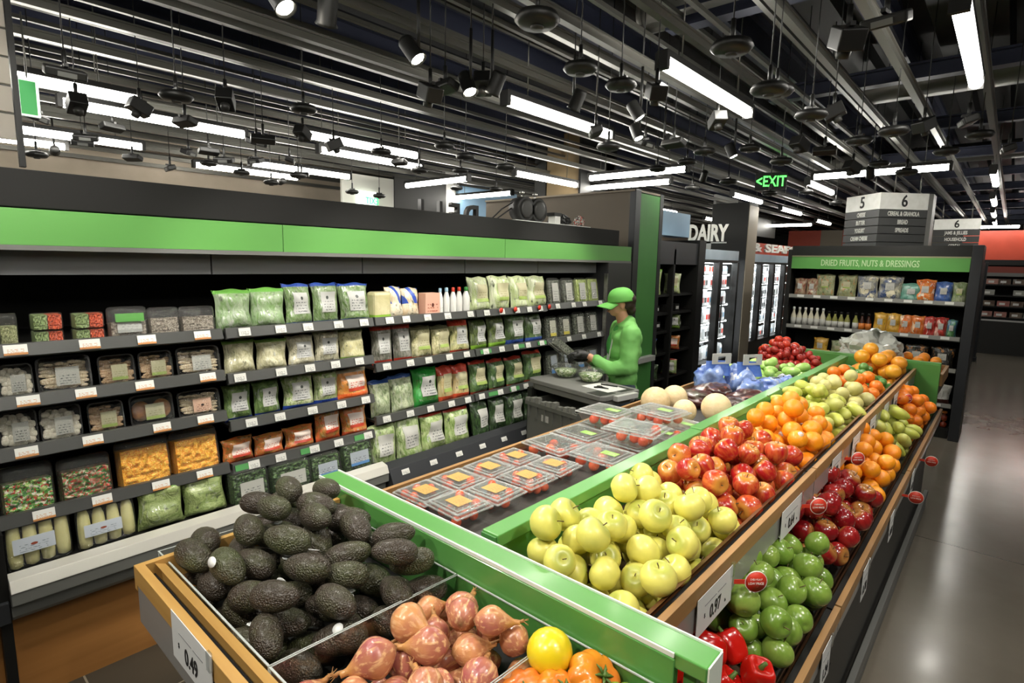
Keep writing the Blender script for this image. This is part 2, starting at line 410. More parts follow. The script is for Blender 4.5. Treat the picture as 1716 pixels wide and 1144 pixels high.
for (x, y) in ((-3.1, 8.8), (-3.15, 11.2), (-1.95, 8.1), (-.26, 8.2), (-.32, 10.8), (-.37, 13.2), (-.4, 15.6), (-5.05, 9.9), (-5.1, 12.6), (-6.4, 9.0), (-6.9, 11.5), (-2.2, 13.5), (-3.3, 14.2), (1.9, 4.6), (2.0, 9.4), (2.0, 14.0), (1.6, .8),
    (-2.5, .2), (-1.43, .4), (-.26, .6), (-7.9, 6.9), (-4.4, 5.6), (-5.9, 15.5), (-7.5, 15.0), (-4.45, -1.6), (-1.43, -2.2)):
    tl(x, y)
def spot_lamp(x, y, z, tx, ty, tz, lab, w=SPOT_W):
    t = thing('track_spotlight', lab, 'spotlight', (x, y, z), 0, 'track spotlights')
    d = (Vector((tx, ty, tz))-Vector((x, y, z))).normalized(); q = d.to_track_quat('-Z', 'Y').to_matrix().to_4x4()
    b = MB().lathe([(.03, .11), (.036, .1), (.036, .01), (.042, 0), (.038, .0), (.03, .012), (.002, .014)], 16); b.xf(q); hd = build('lamp_head', b, BLACK, t)
    b = MB().lathe([(.001, .004), (.028, .004), (.028, .008), (.001, .01)], 16); b.xf(q); build('lamp_lens', b, BULB, hd)
    build('lamp_arm', MB().tube([(0, 0, .05), (0, 0, .3)], .008, 6).tube([(0, 0, .3), (0, 0, .95)], .004, 5), BLACK, t)
    L = bpy.data.lights.new('spot', 'SPOT'); L.energy = w; L.spot_size = radians(75); L.spot_blend = .6; L.shadow_soft_size = .035; L.color = (1, .95, .86)
    o = bpy.data.objects.new('spot_beam', L); C.objects.link(o); o.parent = t; o.location = d*.02; o.rotation_euler = d.to_track_quat('-Z', 'Y').to_euler()
    return t
spot_lamp(-1.99, 1.04, 2.75, -.9, 1.5, 1.1, 'bright round spotlight near the top edge left of the middle')
spot_lamp(-2.02, 1.65, 2.75, -.9, 2.2, 1.1, 'small bright spotlight above the second bay of the case')
spot_lamp(-2.11, 2.05, 2.72, -1.3, 2.0, 1.1, 'left one of the pair of bright spotlights beside each other')
spot_lamp(-2.04, 2.13, 2.72, -3.05, 2.1, 1.0, 'right one of the pair of bright spotlights beside each other')
spot_lamp(-2.03, 3.59, 2.75, -1.3, 3.6, 1.1, 'small bright spotlight right above the worker with the green cap')
spot_lamp(-1.75, 3.1, 2.75, -.8, 3.6, 1.1, 'small bright spotlight beside the long tube light over the display', SPOT_W)
for (x, y, tx, ty) in ((-1.75, -.6, -1.1, .6), (-.6, -.5, -.8, 1.2), (.4, .9, -.6, 1.4), (.5, 2.2, -.5, 2.4), (.4, 3.8, -.6, 3.8), (-1.9, .1, -3.05, .7), (-2.0, 1.2, -3.05, 1.6), (-1.95, 2.7, -3.05, 2.9), (-2.05, 4.0, -3.05, 3.9), (-1.75, 4.6, -1.0, 4.8), (-1.1, 6.3, -1.2, 7.8)):
    spot_lamp(x, y, 2.75, tx, ty, 1.1 if y < 6 else 1.3, 'black track spotlight shining down on the goods')

# black camera pods hanging under the rails
POD = plain('pod_plastic', '171716', .45)
def pod(kind, loc, rz=0):
    t = thing('camera_pod', 'black camera pod hanging under the ceiling rails', 'ceiling camera', loc, rz, 'black camera pods under the ceiling')
    if kind == 0:   # flat slab with lens bar, tilted
        b = MB().box(-.05, .05, -.11, .11, -.03, .03); b.xf(Matrix.Rotation(.35, 4, 'Y')); build('housing', b, POD, t, bevel=.012)
        b = MB().box(.03, .06, -.05, .05, -.02, .01); b.xf(Matrix.Rotation(.35, 4, 'Y')); build('lens_bar', b, GREY, t)
    elif kind == 1: # round disc
        build('housing', MB().lathe([(.01, -.04), (.09, -.035), (.115, -.01), (.10, .02), (.03, .035), (.01, .035)], 20), POD, t)
        build('lens_bar', MB().lathe([(.001, -.05), (.03, -.05), (.035, -.036), (.001, -.03)], 12), DGREY, t)
    else:           # box camera
        b = MB().box(-.08, .08, -.06, .06, -.06, .04); b.xf(Matrix.Rotation(-.45, 4, 'Y')); build('housing', b, POD, t, bevel=.008)
        b = MB().lathe([(.03, -.1), (.035, -.06), (.001, -.05)], 12); b.xf(Matrix.Rotation(-.45, 4, 'Y')); build('lens_bar', b, DGREY, t)
    build('bracket', MB().tube([(0, 0, .02), (0, 0, .14)], .014, 6).tube([(0, 0, .14), (0, 0, 1.40)], .0045, 5).box(-.05, .05, -.012, .012, .03, .05), POD, t)
    return t
PODS = [pod(0, (-3.2, .95, 2.72)), pod(1, (-4.5, .62, 2.75)), pod(2, (-3.75, 1.1, 2.75))]
PODP = [(-3.38,0.68,1),(-3.98,0.84,2),(-3.96,1.14,2),(-4.49,0.74,0),(-3.37,1.14,1),(-3.37,1.39,2),(-3.87,1.35,0),(-3.44,1.89,1),(-4.43,2.04,0),(-3.98,1.88,0),(-4.08,2.23,2),(-3.99,2.43,2),(-6.17,1.0,1),(-6.03,1.29,0),(-6.1,1.67,0),(-6.03,1.95,0),(-5.75,2.02,0),(-5.16,1.97,0),(-5.11,2.07,0),(-6.2,2.36,1),(-6.12,2.65,1),(-6.16,2.98,1),(-6.15,3.33,0),(-5.28,2.42,0),(-4.66,2.42,0),(-5.1,1.28,0),(-5.36,1.17,0),(-5.4,2.89,1),(-1.61,1.3,1),(-1.37,1.66,1),(-2.19,1.86,2),(-2.18,2.21,2),(-2.24,2.0,0),(-2.02,3.04,0),(-1.63,2.67,1),(-1.43,2.68,2),(-2.19,3.46,1),(-3.57,3.18,1),(-3.53,3.38,1),(-3.35,3.68,1),(-4.54,3.47,0),(-4.44,3.63,1),(-6.13,3.97,1),(-4.4,4.14,1),(-4.78,5.09,1),(-6.21,4.42,1),(-5.48,5.09,1),(-3.94,2.83,1),(-0.52,2.33,2),(-0.46,2.61,0),(-0.93,2.34,1),(-0.92,2.78,1),(-1.52,3.67,2),(-0.97,3.04,1),(-0.89,3.37,1),(-0.9,3.87,2),(-0.88,4.53,1),(-0.61,4.03,1),(-0.53,4.55,2),(-0.29,4.31,0),(-0.75,5.76,1),(-0.99,5.99,1),(-1.22,4.41,2),(-1.42,4.69,1),(-1.66,4.68,1),(-1.86,4.29,1),(-1.79,3.63,0),(-2.31,4.97,1),(-2.09,3.79,0),(-2.14,5.53,1),(-0.27,5.09,1),(-0.46,5.28,1),(-0.11,5.08,0),(-1.65,2.33,1),(-1.15,4.79,0),(-1.05,5.27,2),(-2.7,5.16,1),(-2.8,6.2,1),(-2.1,6.63,1),(-2.02,7.73,1),(-1.88,8.66,1)]
_pk = [kids(p) for p in PODS]
for p in PODS: p.scale = (.72,)*3
for i, (x, y, k) in enumerate(PODP):
    if i == 0: PODS[0].location = (x, y, 2.72); continue
    if i == 1: PODS[2].location = (x, y, 2.72); continue
    if i == 4: PODS[1].location = (x, y, 2.72); continue
    dup(PODS[k], (x, y, 2.70+.06*((i*5) % 3)), (i*2.4) % 6.28, ch=_pk[k])

# ------------------------------------------------------------------ the refrigerated case along the left
CX = -3.0
BY = [.26, 1.173, 2.085, 2.99, 3.87, 4.80]
SH = {1: [1.53, 1.315, 1.10, .815], 2: [1.53, 1.29, 1.036, .80], 3: [1.53, 1.23, .878], 4: [1.53, 1.23, .88], 5: [1.54, 1.23, .88]}
case = thing('refrigerated_case', 'long black open refrigerated case with a bright green fascia band, shelves of bagged vegetables', 'refrigerated case', (-3.4, 2.6, 0))
def cb(name, mb, m, bevel=0, par=None, lab=None): return build(name, mb, m, par or case, True, bevel, lab)
cb('back_panel', MB().box(-3.95, -3.9, -.7, 5.25, 0, 2.2), BLACK_M)
cb('canopy', MB().box(-3.9, -3.0, -.7, 5.01, 2.075, 2.225).box(-3.9, -3.05, -.7, 5.25, 1.93, 2.075), BLACK_M, .004)
for (a, b) in ((-.7, 1.50), (1.504, 3.3), (3.304, 5.26)):
    cb('fascia_panel', MB().box(-3.03, -2.995, a, b, 1.925, 2.07), plain('green_fascia', '63a052', .3, coat=.5), .002, lab='bright green fascia panel')
cb('fascia_trim', MB().box(-3.04, -2.99, -.7, 5.26, 1.905, 1.925), GREY)
for i in range(6):
    a, b = ([-.65]+BY)[i], BY[i]
    cb('soffit_panel', MB().box(-3.14, -3.12, a+.004, b-.004, 1.802, 1.905).box(-3.9, -3.14, a+.004, b-.004, 1.82, 1.83), plain('grey_soffit', '77787b', .45))
cb('end_panel', MB().box(-3.92, -2.99, 4.82, 5.27, .0, 1.905), plain('slate_panel', '39393b', .4), .004)
cb('end_panel', MB().box(-3.9, -2.9, .215, .25, 0, .78), BLACK)
cb('end_trim', MB().box(-3.02, -2.985, 4.795, 4.812, .5, 1.80), STEEL)
LIP = plain('shelf_lip', '4d4e4c', .35, .2)
k = 0; SHO = {}
for b in SH:
    a, e = BY[b-1]+.008, BY[b]-.008
    if b == 1: a = .2
    for z in SH[b]:
        sh_ = cb('shelf', MB().box(-3.85, -3.02, a, e, z-.045, z-.03), BLACK)
        cb('shelf_lip', MB().quad([(-3.005, a, z-.002), (-3.005, e, z-.002), (-2.99, e, z-.052), (-2.99, a, z-.052)]).box(-3.03, -3.005, a, e, z-.06, z-.002), LIP, par=sh_); SHO[(b, z)] = sh_
        k += 1
GSTR = plain('green_strip', '4d9150', .5)
for (b, z, ys) in ((2, .80, (1.25, 1.62, 1.98)), (4, .88, (3.2, 3.45)), (4, 1.23, (3.1, 3.5, 3.8))):
    for y in ys: mo('green_strip', tme_ if False else MB().box(0, .003, -.06, .06, -.016, .016).mesh('green_strip'), GSTR, SHO[(b, z)], (-2.994+3.4, y-2.6, z-.026), (0, -.29, 0))
rdm = MB().lathe([(.0001, -.001), (.022, -.001), (.022, .001), (.0001, .001)], 16).xf(Matrix.Rotation(pi/2, 4, 'Y')).mesh('red_disc')
for y in (3.26, 3.43, 3.74, 3.88): mo('red_disc', rdm, plain('red_tag', 'cc3a26', .45), SHO[(4, 1.53)], (-2.985+3.4, y-2.6, 1.515))
# the ledge at the foot: pale metal on the two near bays, charcoal on the far ones
cb('foot_shelf', MB().box(-3.85, -2.9, .25, 2.085, .545, .575).box(-3.85, -2.9, 2.085, 4.8, .50, .53), BLACK)
cb('bumper_ledge', MB().prism([(-2.92, .605), (-2.865, .592), (-2.845, .545), (-2.92, .545)], 'y', .25, 2.075), plain('pale_bumper', 'd8d6cc', .28, .3), .002)
cb('bumper_ledge', MB().prism([(-2.93, .585), (-2.86, .56), (-2.80, .44), (-2.82, .42), (-2.93, .42)], 'y', 2.085, 4.80), CHAR, .002, lab='charcoal bumper ledge')
cb('bumper_rail', MB().prism([(-2.92, .545), (-2.85, .545), (-2.85, .49), (-2.885, .475), (-2.885, .43), (-2.90, .41), (-2.92, .41)], 'y', .25, 2.075), plain('grey_bumper', '6f706b', .4), .003)
cb('bumper_rail', MB().box(-2.92, -2.88, -.7, .245, .41, .50), CHAR, .003)
cb('plinth', MB().box(-3.9, -2.96, -.7, 4.8, 0, .41), PLINTH)
# price tags along the shelf lips
tme = MB().box(0, .004, -.5, .5, -.5, .5).mesh('price_tag')
rg = random.Random(3)
for b in SH:
    for ri, z in enumerate(SH[b]):
        n = {1: 4, 2: 5, 3: 5, 4: 5, 5: 4}[b]
        for q in range(n):
            y = BY[b-1]+(BY[b]-BY[b-1])*(q+.5)/n+rg.uniform(-.03, .03)
            mm = TAGO if b == 1 else TAG
            o = mo('price_tag', tme, mm, SHO[(b, z)], (-2.993+3.4, y-2.6, z-.026), (0, -.29, 0), (1, .075 if b == 1 else .06, .042))
for q in range(11):
    y = 2.2+q*.24; mo('price_tag', tme, TAG, case, (-2.842+3.4, y-2.6, .522), (0, -.46, 0), (1, .06, .034))

# ------------------------------------------------------------------ unit meshes for the packs (front at +X, foot at z=0)
def bag_mesh(seed, lab=False):
    r = random.Random(seed); ph = [r.uniform(0, 6) for _ in range(6)]
    b = MB()
    def side(sg, off=0):
        def fn(u, v):
            if off: u = .2+.6*u; v = .27+.5*v
            y = u-.5; z = v
            e = max(0, (1-abs(2*y)**3.2))*max(0, (1-abs(2*z-1)**5))
            d = .5*e**.6*(1+.16*sin(7*y+ph[0]+5*z)+.12*sin(13*z+ph[1])-.18*z)
            cr = .05*noise.noise(Vector((y*7+ph[2], z*7, sg*3)))
            pin = 1-.09*sin(pi*z)+.05*(1-min(1, (1-z)*6))
            zz = z+.02*sin(9*y+ph[3])*(z > .9)
            return (sg*(d+cr*e)+off, y*pin+.02*sin(6*z+ph[4]), zz)
        return fn
    if lab: b.grid(9, 9, side(1, .045)); return b.mesh('label')
    b.grid(14, 16, side(1)); b.grid(14, 16, side(-1))
    return b.mesh('bag')
BAGS = [bag_mesh(i) for i in range(5)]; BAGL = [bag_mesh(i, True) for i in range(5)]
LABM = MB().grid(4, 4, lambda u, v: (.03*sin(pi*u)*sin(pi*v), u-.5, v), sm=True).mesh('label')
def lumps(seed, n, rx, r0, r1, sq=(1, 1, .8), stem=False):
    r = random.Random(seed); b = MB(); k = int(sqrt(n))+1
    for i in range(n):
        c = ((r.uniform(-.5, .25) if i > n*.6 else .2)*rx, -.42+.84*((i % k)+.5+r.uniform(-.3, .3))/k, .1+.8*((i//k)+.5+r.uniform(-.3, .3))/(n/k)); rr = r.uniform(r0, r1)
        b.ball((c[0], c[1], min(c[2], .9)), rr, 5, 8, 0, (sq[0], sq[1]*r.uniform(.8, 1.2), sq[2]))
    return b.mesh('contents')
LUMP = [lumps(1, 34, 1, .12, .16), lumps(2, 56, 1, .09, .14, (1, 1, .55)), lumps(3, 70, 1, .07, .11, (1, 1.2, .7)), lumps(4, 2, .6, .22, .24, (1, .9, 1.2))]
PORT = MB().ball((0, -.25, .5), .24, 8, 12, 0, (.9, 1, 1.5)).ball((0, .25, .5), .24, 8, 12, 0, (.9, 1, 1.5)).mesh('contents')
LUMP[3] = PORT
def shell_mesh(r=.12, taper=.08):
    b = MB(); rings = []
    def ring(x, k, rr):
        h = .5*k; pts = []
        for q, (sy, sz) in enumerate(((1, 1), (-1, 1), (-1, -1), (1, -1))):
            for i in range(4):
                t = pi/2*q+pi/2*i/3; pts.append((x, sy*(h-rr)+rr*cos(t), .5+sz*(h-rr)+rr*sin(t)))
        return pts
    for (x, k) in ((-.5, .86), (-.42, .92), (.05, 1.0), (.08, 1.04), (.12, 1.0), (.4, .92), (.5, .82)): rings.append(ring(x, k, r))
    base = len(b.v)
    for rg_ in rings: b.v += rg_
    n = 16
    for i in range(len(rings)-1):
        for j in range(n): b.f.append((base+i*n+j, base+i*n+(j+1) % n, base+(i+1)*n+(j+1) % n, base+(i+1)*n+j)); b.m.append(0); b.sm.append(True)
    b.f.append(tuple(base+j for j in range(n))); b.f.append(tuple(base+(len(rings)-1)*n+j for j in range(n))); b.m += [0, 0]; b.sm += [False, False]
    return b.mesh('clear_shell')
SHELL = shell_mesh()
def tray_mesh():
    def rr_(k, r=.14):
        return [(sy*(.5*k-r)+r*cos(pi/2*q+pi/6*i), .5+sz*(.5*k-r)+r*sin(pi/2*q+pi/6*i)) for q, (sy, sz) in enumerate(((1, 1), (-1, 1), (-1, -1), (1, -1))) for i in range(4)]
    b = MB(); R = [(-.5, .80), (.45, .97), (.5, 1.0), (.5, .93), (.42, .90), (-.40, .76)]; k0 = len(b.v)
    for (x, k) in R: b.v += [(x, y, z) for y, z in rr_(k)]
    for i in range(len(R)-1):
        for j in range(16): b.f.append((k0+i*16+j, k0+i*16+(j+1) % 16, k0+(i+1)*16+(j+1) % 16, k0+(i+1)*16+j)); b.m.append(0); b.sm.append(False)
    b.f.append(tuple(k0+j for j in range(16))); b.f.append(tuple(k0+5*16+j for j in range(16))); b.m += [0, 0]; b.sm += [False, False]
    return b.mesh('tray')
TRAY = tray_mesh()
FILLB = MB().grid(22, 22, lambda u, v: (.36+.16*noise.noise(Vector((u*11, v*11, 1))), u-.5, v)).grid(10, 10, lambda u, v: (-.4, u-.5, v)).quad([(-.4, -.5, 0), (.38, -.5, 0), (.38, -.5, 1), (-.4, -.5, 1)]).quad([(-.4, .5, 0), (.38, .5, 0), (.38, .5, 1), (-.4, .5, 1)]).quad([(-.4, -.5, 1), (.38, -.5, 1), (.38, .5, 1), (-.4, .5, 1)]).mesh('contents')
# material recipes of the packs
G1, G2, G3, GD = '7c9a4b', '3d5c2a', 'a9bf78', '1f3018'
PM = {
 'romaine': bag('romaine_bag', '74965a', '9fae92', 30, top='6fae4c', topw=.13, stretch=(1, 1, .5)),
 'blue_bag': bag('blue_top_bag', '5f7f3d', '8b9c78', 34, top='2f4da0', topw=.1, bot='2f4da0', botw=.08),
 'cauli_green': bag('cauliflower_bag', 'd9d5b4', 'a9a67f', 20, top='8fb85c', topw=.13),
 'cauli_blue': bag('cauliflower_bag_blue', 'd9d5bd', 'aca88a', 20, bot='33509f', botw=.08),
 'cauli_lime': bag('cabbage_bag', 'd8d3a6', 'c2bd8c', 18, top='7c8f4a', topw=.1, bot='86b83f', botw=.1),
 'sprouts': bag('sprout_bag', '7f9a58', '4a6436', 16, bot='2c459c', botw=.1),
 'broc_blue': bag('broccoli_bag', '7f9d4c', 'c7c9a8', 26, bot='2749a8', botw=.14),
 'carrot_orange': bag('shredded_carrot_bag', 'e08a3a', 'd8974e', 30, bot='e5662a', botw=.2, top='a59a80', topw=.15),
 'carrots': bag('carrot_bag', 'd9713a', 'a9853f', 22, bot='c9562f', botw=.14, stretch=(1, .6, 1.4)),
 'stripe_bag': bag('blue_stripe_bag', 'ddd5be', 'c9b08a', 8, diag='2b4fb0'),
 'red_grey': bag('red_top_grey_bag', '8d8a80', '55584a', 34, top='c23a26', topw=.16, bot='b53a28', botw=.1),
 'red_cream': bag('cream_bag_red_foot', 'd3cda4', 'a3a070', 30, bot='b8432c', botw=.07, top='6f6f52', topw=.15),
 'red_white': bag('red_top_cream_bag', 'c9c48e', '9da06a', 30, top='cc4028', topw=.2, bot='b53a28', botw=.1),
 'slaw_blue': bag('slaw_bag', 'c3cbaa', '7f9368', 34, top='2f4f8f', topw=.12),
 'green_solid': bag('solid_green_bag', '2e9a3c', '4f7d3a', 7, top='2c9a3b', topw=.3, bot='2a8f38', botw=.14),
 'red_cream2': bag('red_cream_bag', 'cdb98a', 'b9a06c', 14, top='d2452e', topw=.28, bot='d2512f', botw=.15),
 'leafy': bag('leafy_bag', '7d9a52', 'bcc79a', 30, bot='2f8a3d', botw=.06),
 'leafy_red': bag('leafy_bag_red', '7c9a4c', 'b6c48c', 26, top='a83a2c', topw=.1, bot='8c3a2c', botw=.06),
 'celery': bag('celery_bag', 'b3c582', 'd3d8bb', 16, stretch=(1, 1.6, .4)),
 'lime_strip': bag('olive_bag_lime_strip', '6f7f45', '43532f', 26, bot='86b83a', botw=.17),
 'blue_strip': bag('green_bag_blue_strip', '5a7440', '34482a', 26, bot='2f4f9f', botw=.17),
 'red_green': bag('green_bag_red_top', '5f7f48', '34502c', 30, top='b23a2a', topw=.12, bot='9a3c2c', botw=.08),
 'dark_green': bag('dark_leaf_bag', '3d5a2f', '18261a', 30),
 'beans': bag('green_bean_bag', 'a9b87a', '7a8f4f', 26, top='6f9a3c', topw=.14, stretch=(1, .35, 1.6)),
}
LW = label('white_label', 'b4b5b1', dot='3a3f3c'); LP = label('plain_label', 'b9b9b2'); LC = label('cream_label', 'b5b08e', '8a8560', strip='9ab05a')
LY = label('yellow_foot_label', 'bdbdae', strip='d5c64a'); LBL = label('blue_foot_label', 'a3abb4', strip='4f83b8'); LR = label('red_label', 'e0cfc4', 'c0432c', strip='c0432c'); LPK = label('pink_label', 'e2b9a0', '7c4a3a', dot='3a2a26', dotz=.5)
MUSH_W = plain('white_mushroom', 'f0ebdc', .5, c2='d5ccb6', scale=20); MUSH_B = plain('brown_mushroom', 'd0b48c', .5, c2='8a5f3a', scale=30); MUSH_S = plain('sliced_mushroom', 'eadfc4', .5, c2='a98a62', scale=34)
PORTM = plain('portobello', 'a9743f', .5, c2='7a4c26', scale=8)
def mottled(name, cols, scale):
    m, t, p = newmat(name); v = t.offs(t.coord('Object')); c = cols[0]
    for i, cc in enumerate(cols[1:]): c = t.mix(t.math('GREATER_THAN', t.noise(t.mapv(v, (1, 1, 1), (i, i*2, 0)), scale*(1+.3*i), 2), .52+.02*i), c, cc)
    setc(t, p, c); p.inputs['Roughness'].default_value = .4; t.link(t.bump(t.noise(v, scale*1.5, 2), .6, .01), p.inputs['Normal']); return m
SALAD = mottled('salad_mix', ['4f9a35', 'b9d07a', '2f6b28', 'd8d2c0', 'c03a2a', '76b04a'], 5.5)
ONION = mottled('onion_salad', ['4a8a32', '7f5a3c', 'cfc2a8', '38652a', 'c0402c', 'a0543a'], 5)
SQUASH = mottled('cut_squash', ['fbb62c', 'ffd04a', 'f29a1c', 'ee8c1c', 'ffd25a'], 16)
SPIN = mottled('spinach_leaves', ['3c5c2c', '1c2c1a', '5c7c42', '26381f'], 10)
HERB = mottled('packed_herbs', ['565b4c', '23271f', '8a8f80', '3b4034'], 12)
HERBL = mottled('packed_celery_sticks', ['a3b55c', '7c8f3f', 'c0cb86', '8fa34c'], 9)
NUT = mottled('chopped_mushrooms', ['8d8478', '5c5348', 'b5ab9c', '6f665a'], 14)
SPR = mottled('bean_sprouts', ['b5b884', '8c9560', 'cfcfa4', '6f7a4a'], 16)
CORN = plain('corn_kernels', 'd9d28c', .4, c2='e6e0a8', scale=120, bump=.3)
PROD = {
 # key: (name, category, description, kind, contents, label material, depth)
 'tub_sprout': ('sprout_tub', 'tub', 'clear tub of pale green sprouts'), 'veg_tub': ('vegetable_tub', 'tub', 'stacked clear tubs, half green and half orange-red'),
 'green_label_shell': ('salad_clamshell', 'plastic box', 'tilted clear clamshell with green and grey label'), 'nut_shell': ('mushroom_clamshell', 'plastic box', 'clear clamshell of greyish brown mushrooms'),
 'mush_white': ('mushroom_tray', 'mushroom tray', 'black tray of white mushrooms under film'), 'mush_slice': ('mushroom_tray', 'mushroom tray', 'black tray of sliced pale mushrooms under film'),
 'mush_brown': ('mushroom_tray', 'mushroom tray', 'black tray of small brown mushrooms under film'), 'portobello': ('mushroom_tray', 'mushroom tray', 'black tray with two big round brown mushrooms'),
 'mush_mix': ('mushroom_tray', 'mushroom tray', 'tray of pale mushrooms with a pink label'), 'salad': ('salad_box', 'plastic box', 'clear domed box of bright green mixed salad'),
 'onion_salad': ('salad_box', 'plastic box', 'clear box of leaf salad with onion rings'), 'squash': ('squash_box', 'plastic box', 'clear box of cut yellow-orange squash'),
 'corn': ('corn_pack', 'corn pack', 'pack of four pale corn cobs with band'), 'beans': ('green_bean_bag', 'bag', 'wide clear bag of long green beans'),
 'romaine': ('romaine_bag', 'bag', 'tall clear romaine bag with green top strip'), 'blue_bag': ('greens_bag', 'bag', 'bag of greens with blue top'),
 'cauli_green': ('cauliflower_bag', 'bag', 'bag of cauliflower florets, green at the top'), 'cauli_blue': ('cauliflower_bag', 'bag', 'bag of cauliflower with a blue foot'),
 'cauli_lime': ('cabbage_bag', 'bag', 'cream coloured bag with a lime green foot'), 'sprouts': ('sprout_bag', 'bag', 'bag of small green sprouts'),
 'broc_blue': ('broccoli_bag', 'bag', 'bag of pale broccoli with a bright blue foot'), 'carrot_orange': ('shredded_carrot_bag', 'bag', 'orange bag of shredded carrot'),
 'carrots': ('carrot_bag', 'bag', 'bag of baby carrots in orange print'), 'spin_shell': ('spinach_box', 'plastic box', 'dark box of leaf greens with white label'), 'spin_blue': ('spinach_box', 'plastic box', 'dark box of greens with a bluish label'),
 'cream_box': ('dressing_pack', 'pack', 'small cream pack with a lime green foot'), 'stripe_bag': ('crouton_bag', 'bag', 'white bag with slanting blue stripes'),
 'dot_carton': ('carton', 'carton', 'pink carton with a dark round mark'), 'bottle_blue': ('dressing_bottle', 'bottle', 'white dressing bottle with a pale blue cap'),
 'bottle_red': ('dressing_bottle', 'bottle', 'white dressing bottle with a red cap'), 'bottle_green': ('dressing_bottle', 'bottle', 'white dressing bottle with a green cap'),
 'red_grey': ('salad_kit_bag', 'bag', 'grey salad bag with red top and red foot'), 'red_cream': ('salad_kit_bag', 'bag', 'cream salad bag with a thin red foot'), 'red_white': ('salad_kit_bag', 'bag', 'cream salad bag with a broad red top'),
 'slaw_blue': ('slaw_bag', 'bag', 'bag of pale shredded slaw with a blue top'), 'green_solid': ('greens_bag', 'bag', 'bright solid green bag with a white label'),
 'red_cream2': ('salad_kit_bag', 'bag', 'tan bag with red top and orange foot'), 'leafy': ('lettuce_bag', 'bag', 'bag of leafy lettuce hearts'), 'leafy_red': ('lettuce_bag', 'bag', 'bag of leafy lettuce with a dark red top'),
 'celery': ('celery_bag', 'bag', 'tall pale green bag of celery'), 'lime_strip': ('herb_bag', 'bag', 'olive bag with a lime green foot strip'), 'blue_strip': ('herb_bag', 'bag', 'dark green bag with a blue foot strip'),
 'red_green': ('salad_bag', 'bag', 'green salad bag with a red top edge'), 'dark_green': ('kale_bag', 'bag', 'dark green bag of leaves with white label'),
 'herb_shell': ('herb_box', 'plastic box', 'narrow clear box of dark herbs'), 'lime_shell': ('celery_stick_box', 'plastic box', 'narrow clear box of yellow-green sticks'),
 'yel_shell': ('herb_box', 'plastic box', 'narrow clear box with a white-yellow label'), 'dark_shell': ('herb_box', 'plastic box', 'narrow dark box with a pale blue label'),
}
CAPM = {'bottle_blue': plain('cap_blue', '9fc3d8', .4), 'bottle_red': plain('cap_red', 'c43c28', .4), 'bottle_green': plain('cap_green', '3b8a3c', .4)}
BOT = MB().lathe([(.001, 0), (.42, 0), (.46, .03), (.47, .5), (.44, .62), (.3, .76), (.2, .84), (.18, .87)], 16).mesh('bottle_body')
CAPME = MB().lathe([(.19, .85), (.21, .86), (.2, .99), (.001, 1)], 14).mesh('cap')
COB = MB().lathe([(.03, 0), (.105, .04), (.12, .2), (.118, .5), (.105, .8), (.07, .94), (.02, 1)], 14).mesh('corn_cob')
LFS = {'romaine': 0, 'blue_bag': LW, 'cauli_green': 0, 'cauli_blue': LW, 'cauli_lime': 0, 'sprouts': LW, 'broc_blue': LW, 'carrot_orange': LR, 'carrots': LR, 'red_grey': LW, 'red_cream': LC, 'red_white': LW, 'slaw_blue': 0, 'green_solid': LW,
       'red_cream2': LC, 'leafy': LP, 'leafy_red': LP, 'celery': LC, 'lime_strip': LW, 'blue_strip': LW, 'red_green': LC, 'dark_green': LP, 'beans': 0, 'stripe_bag': 0}
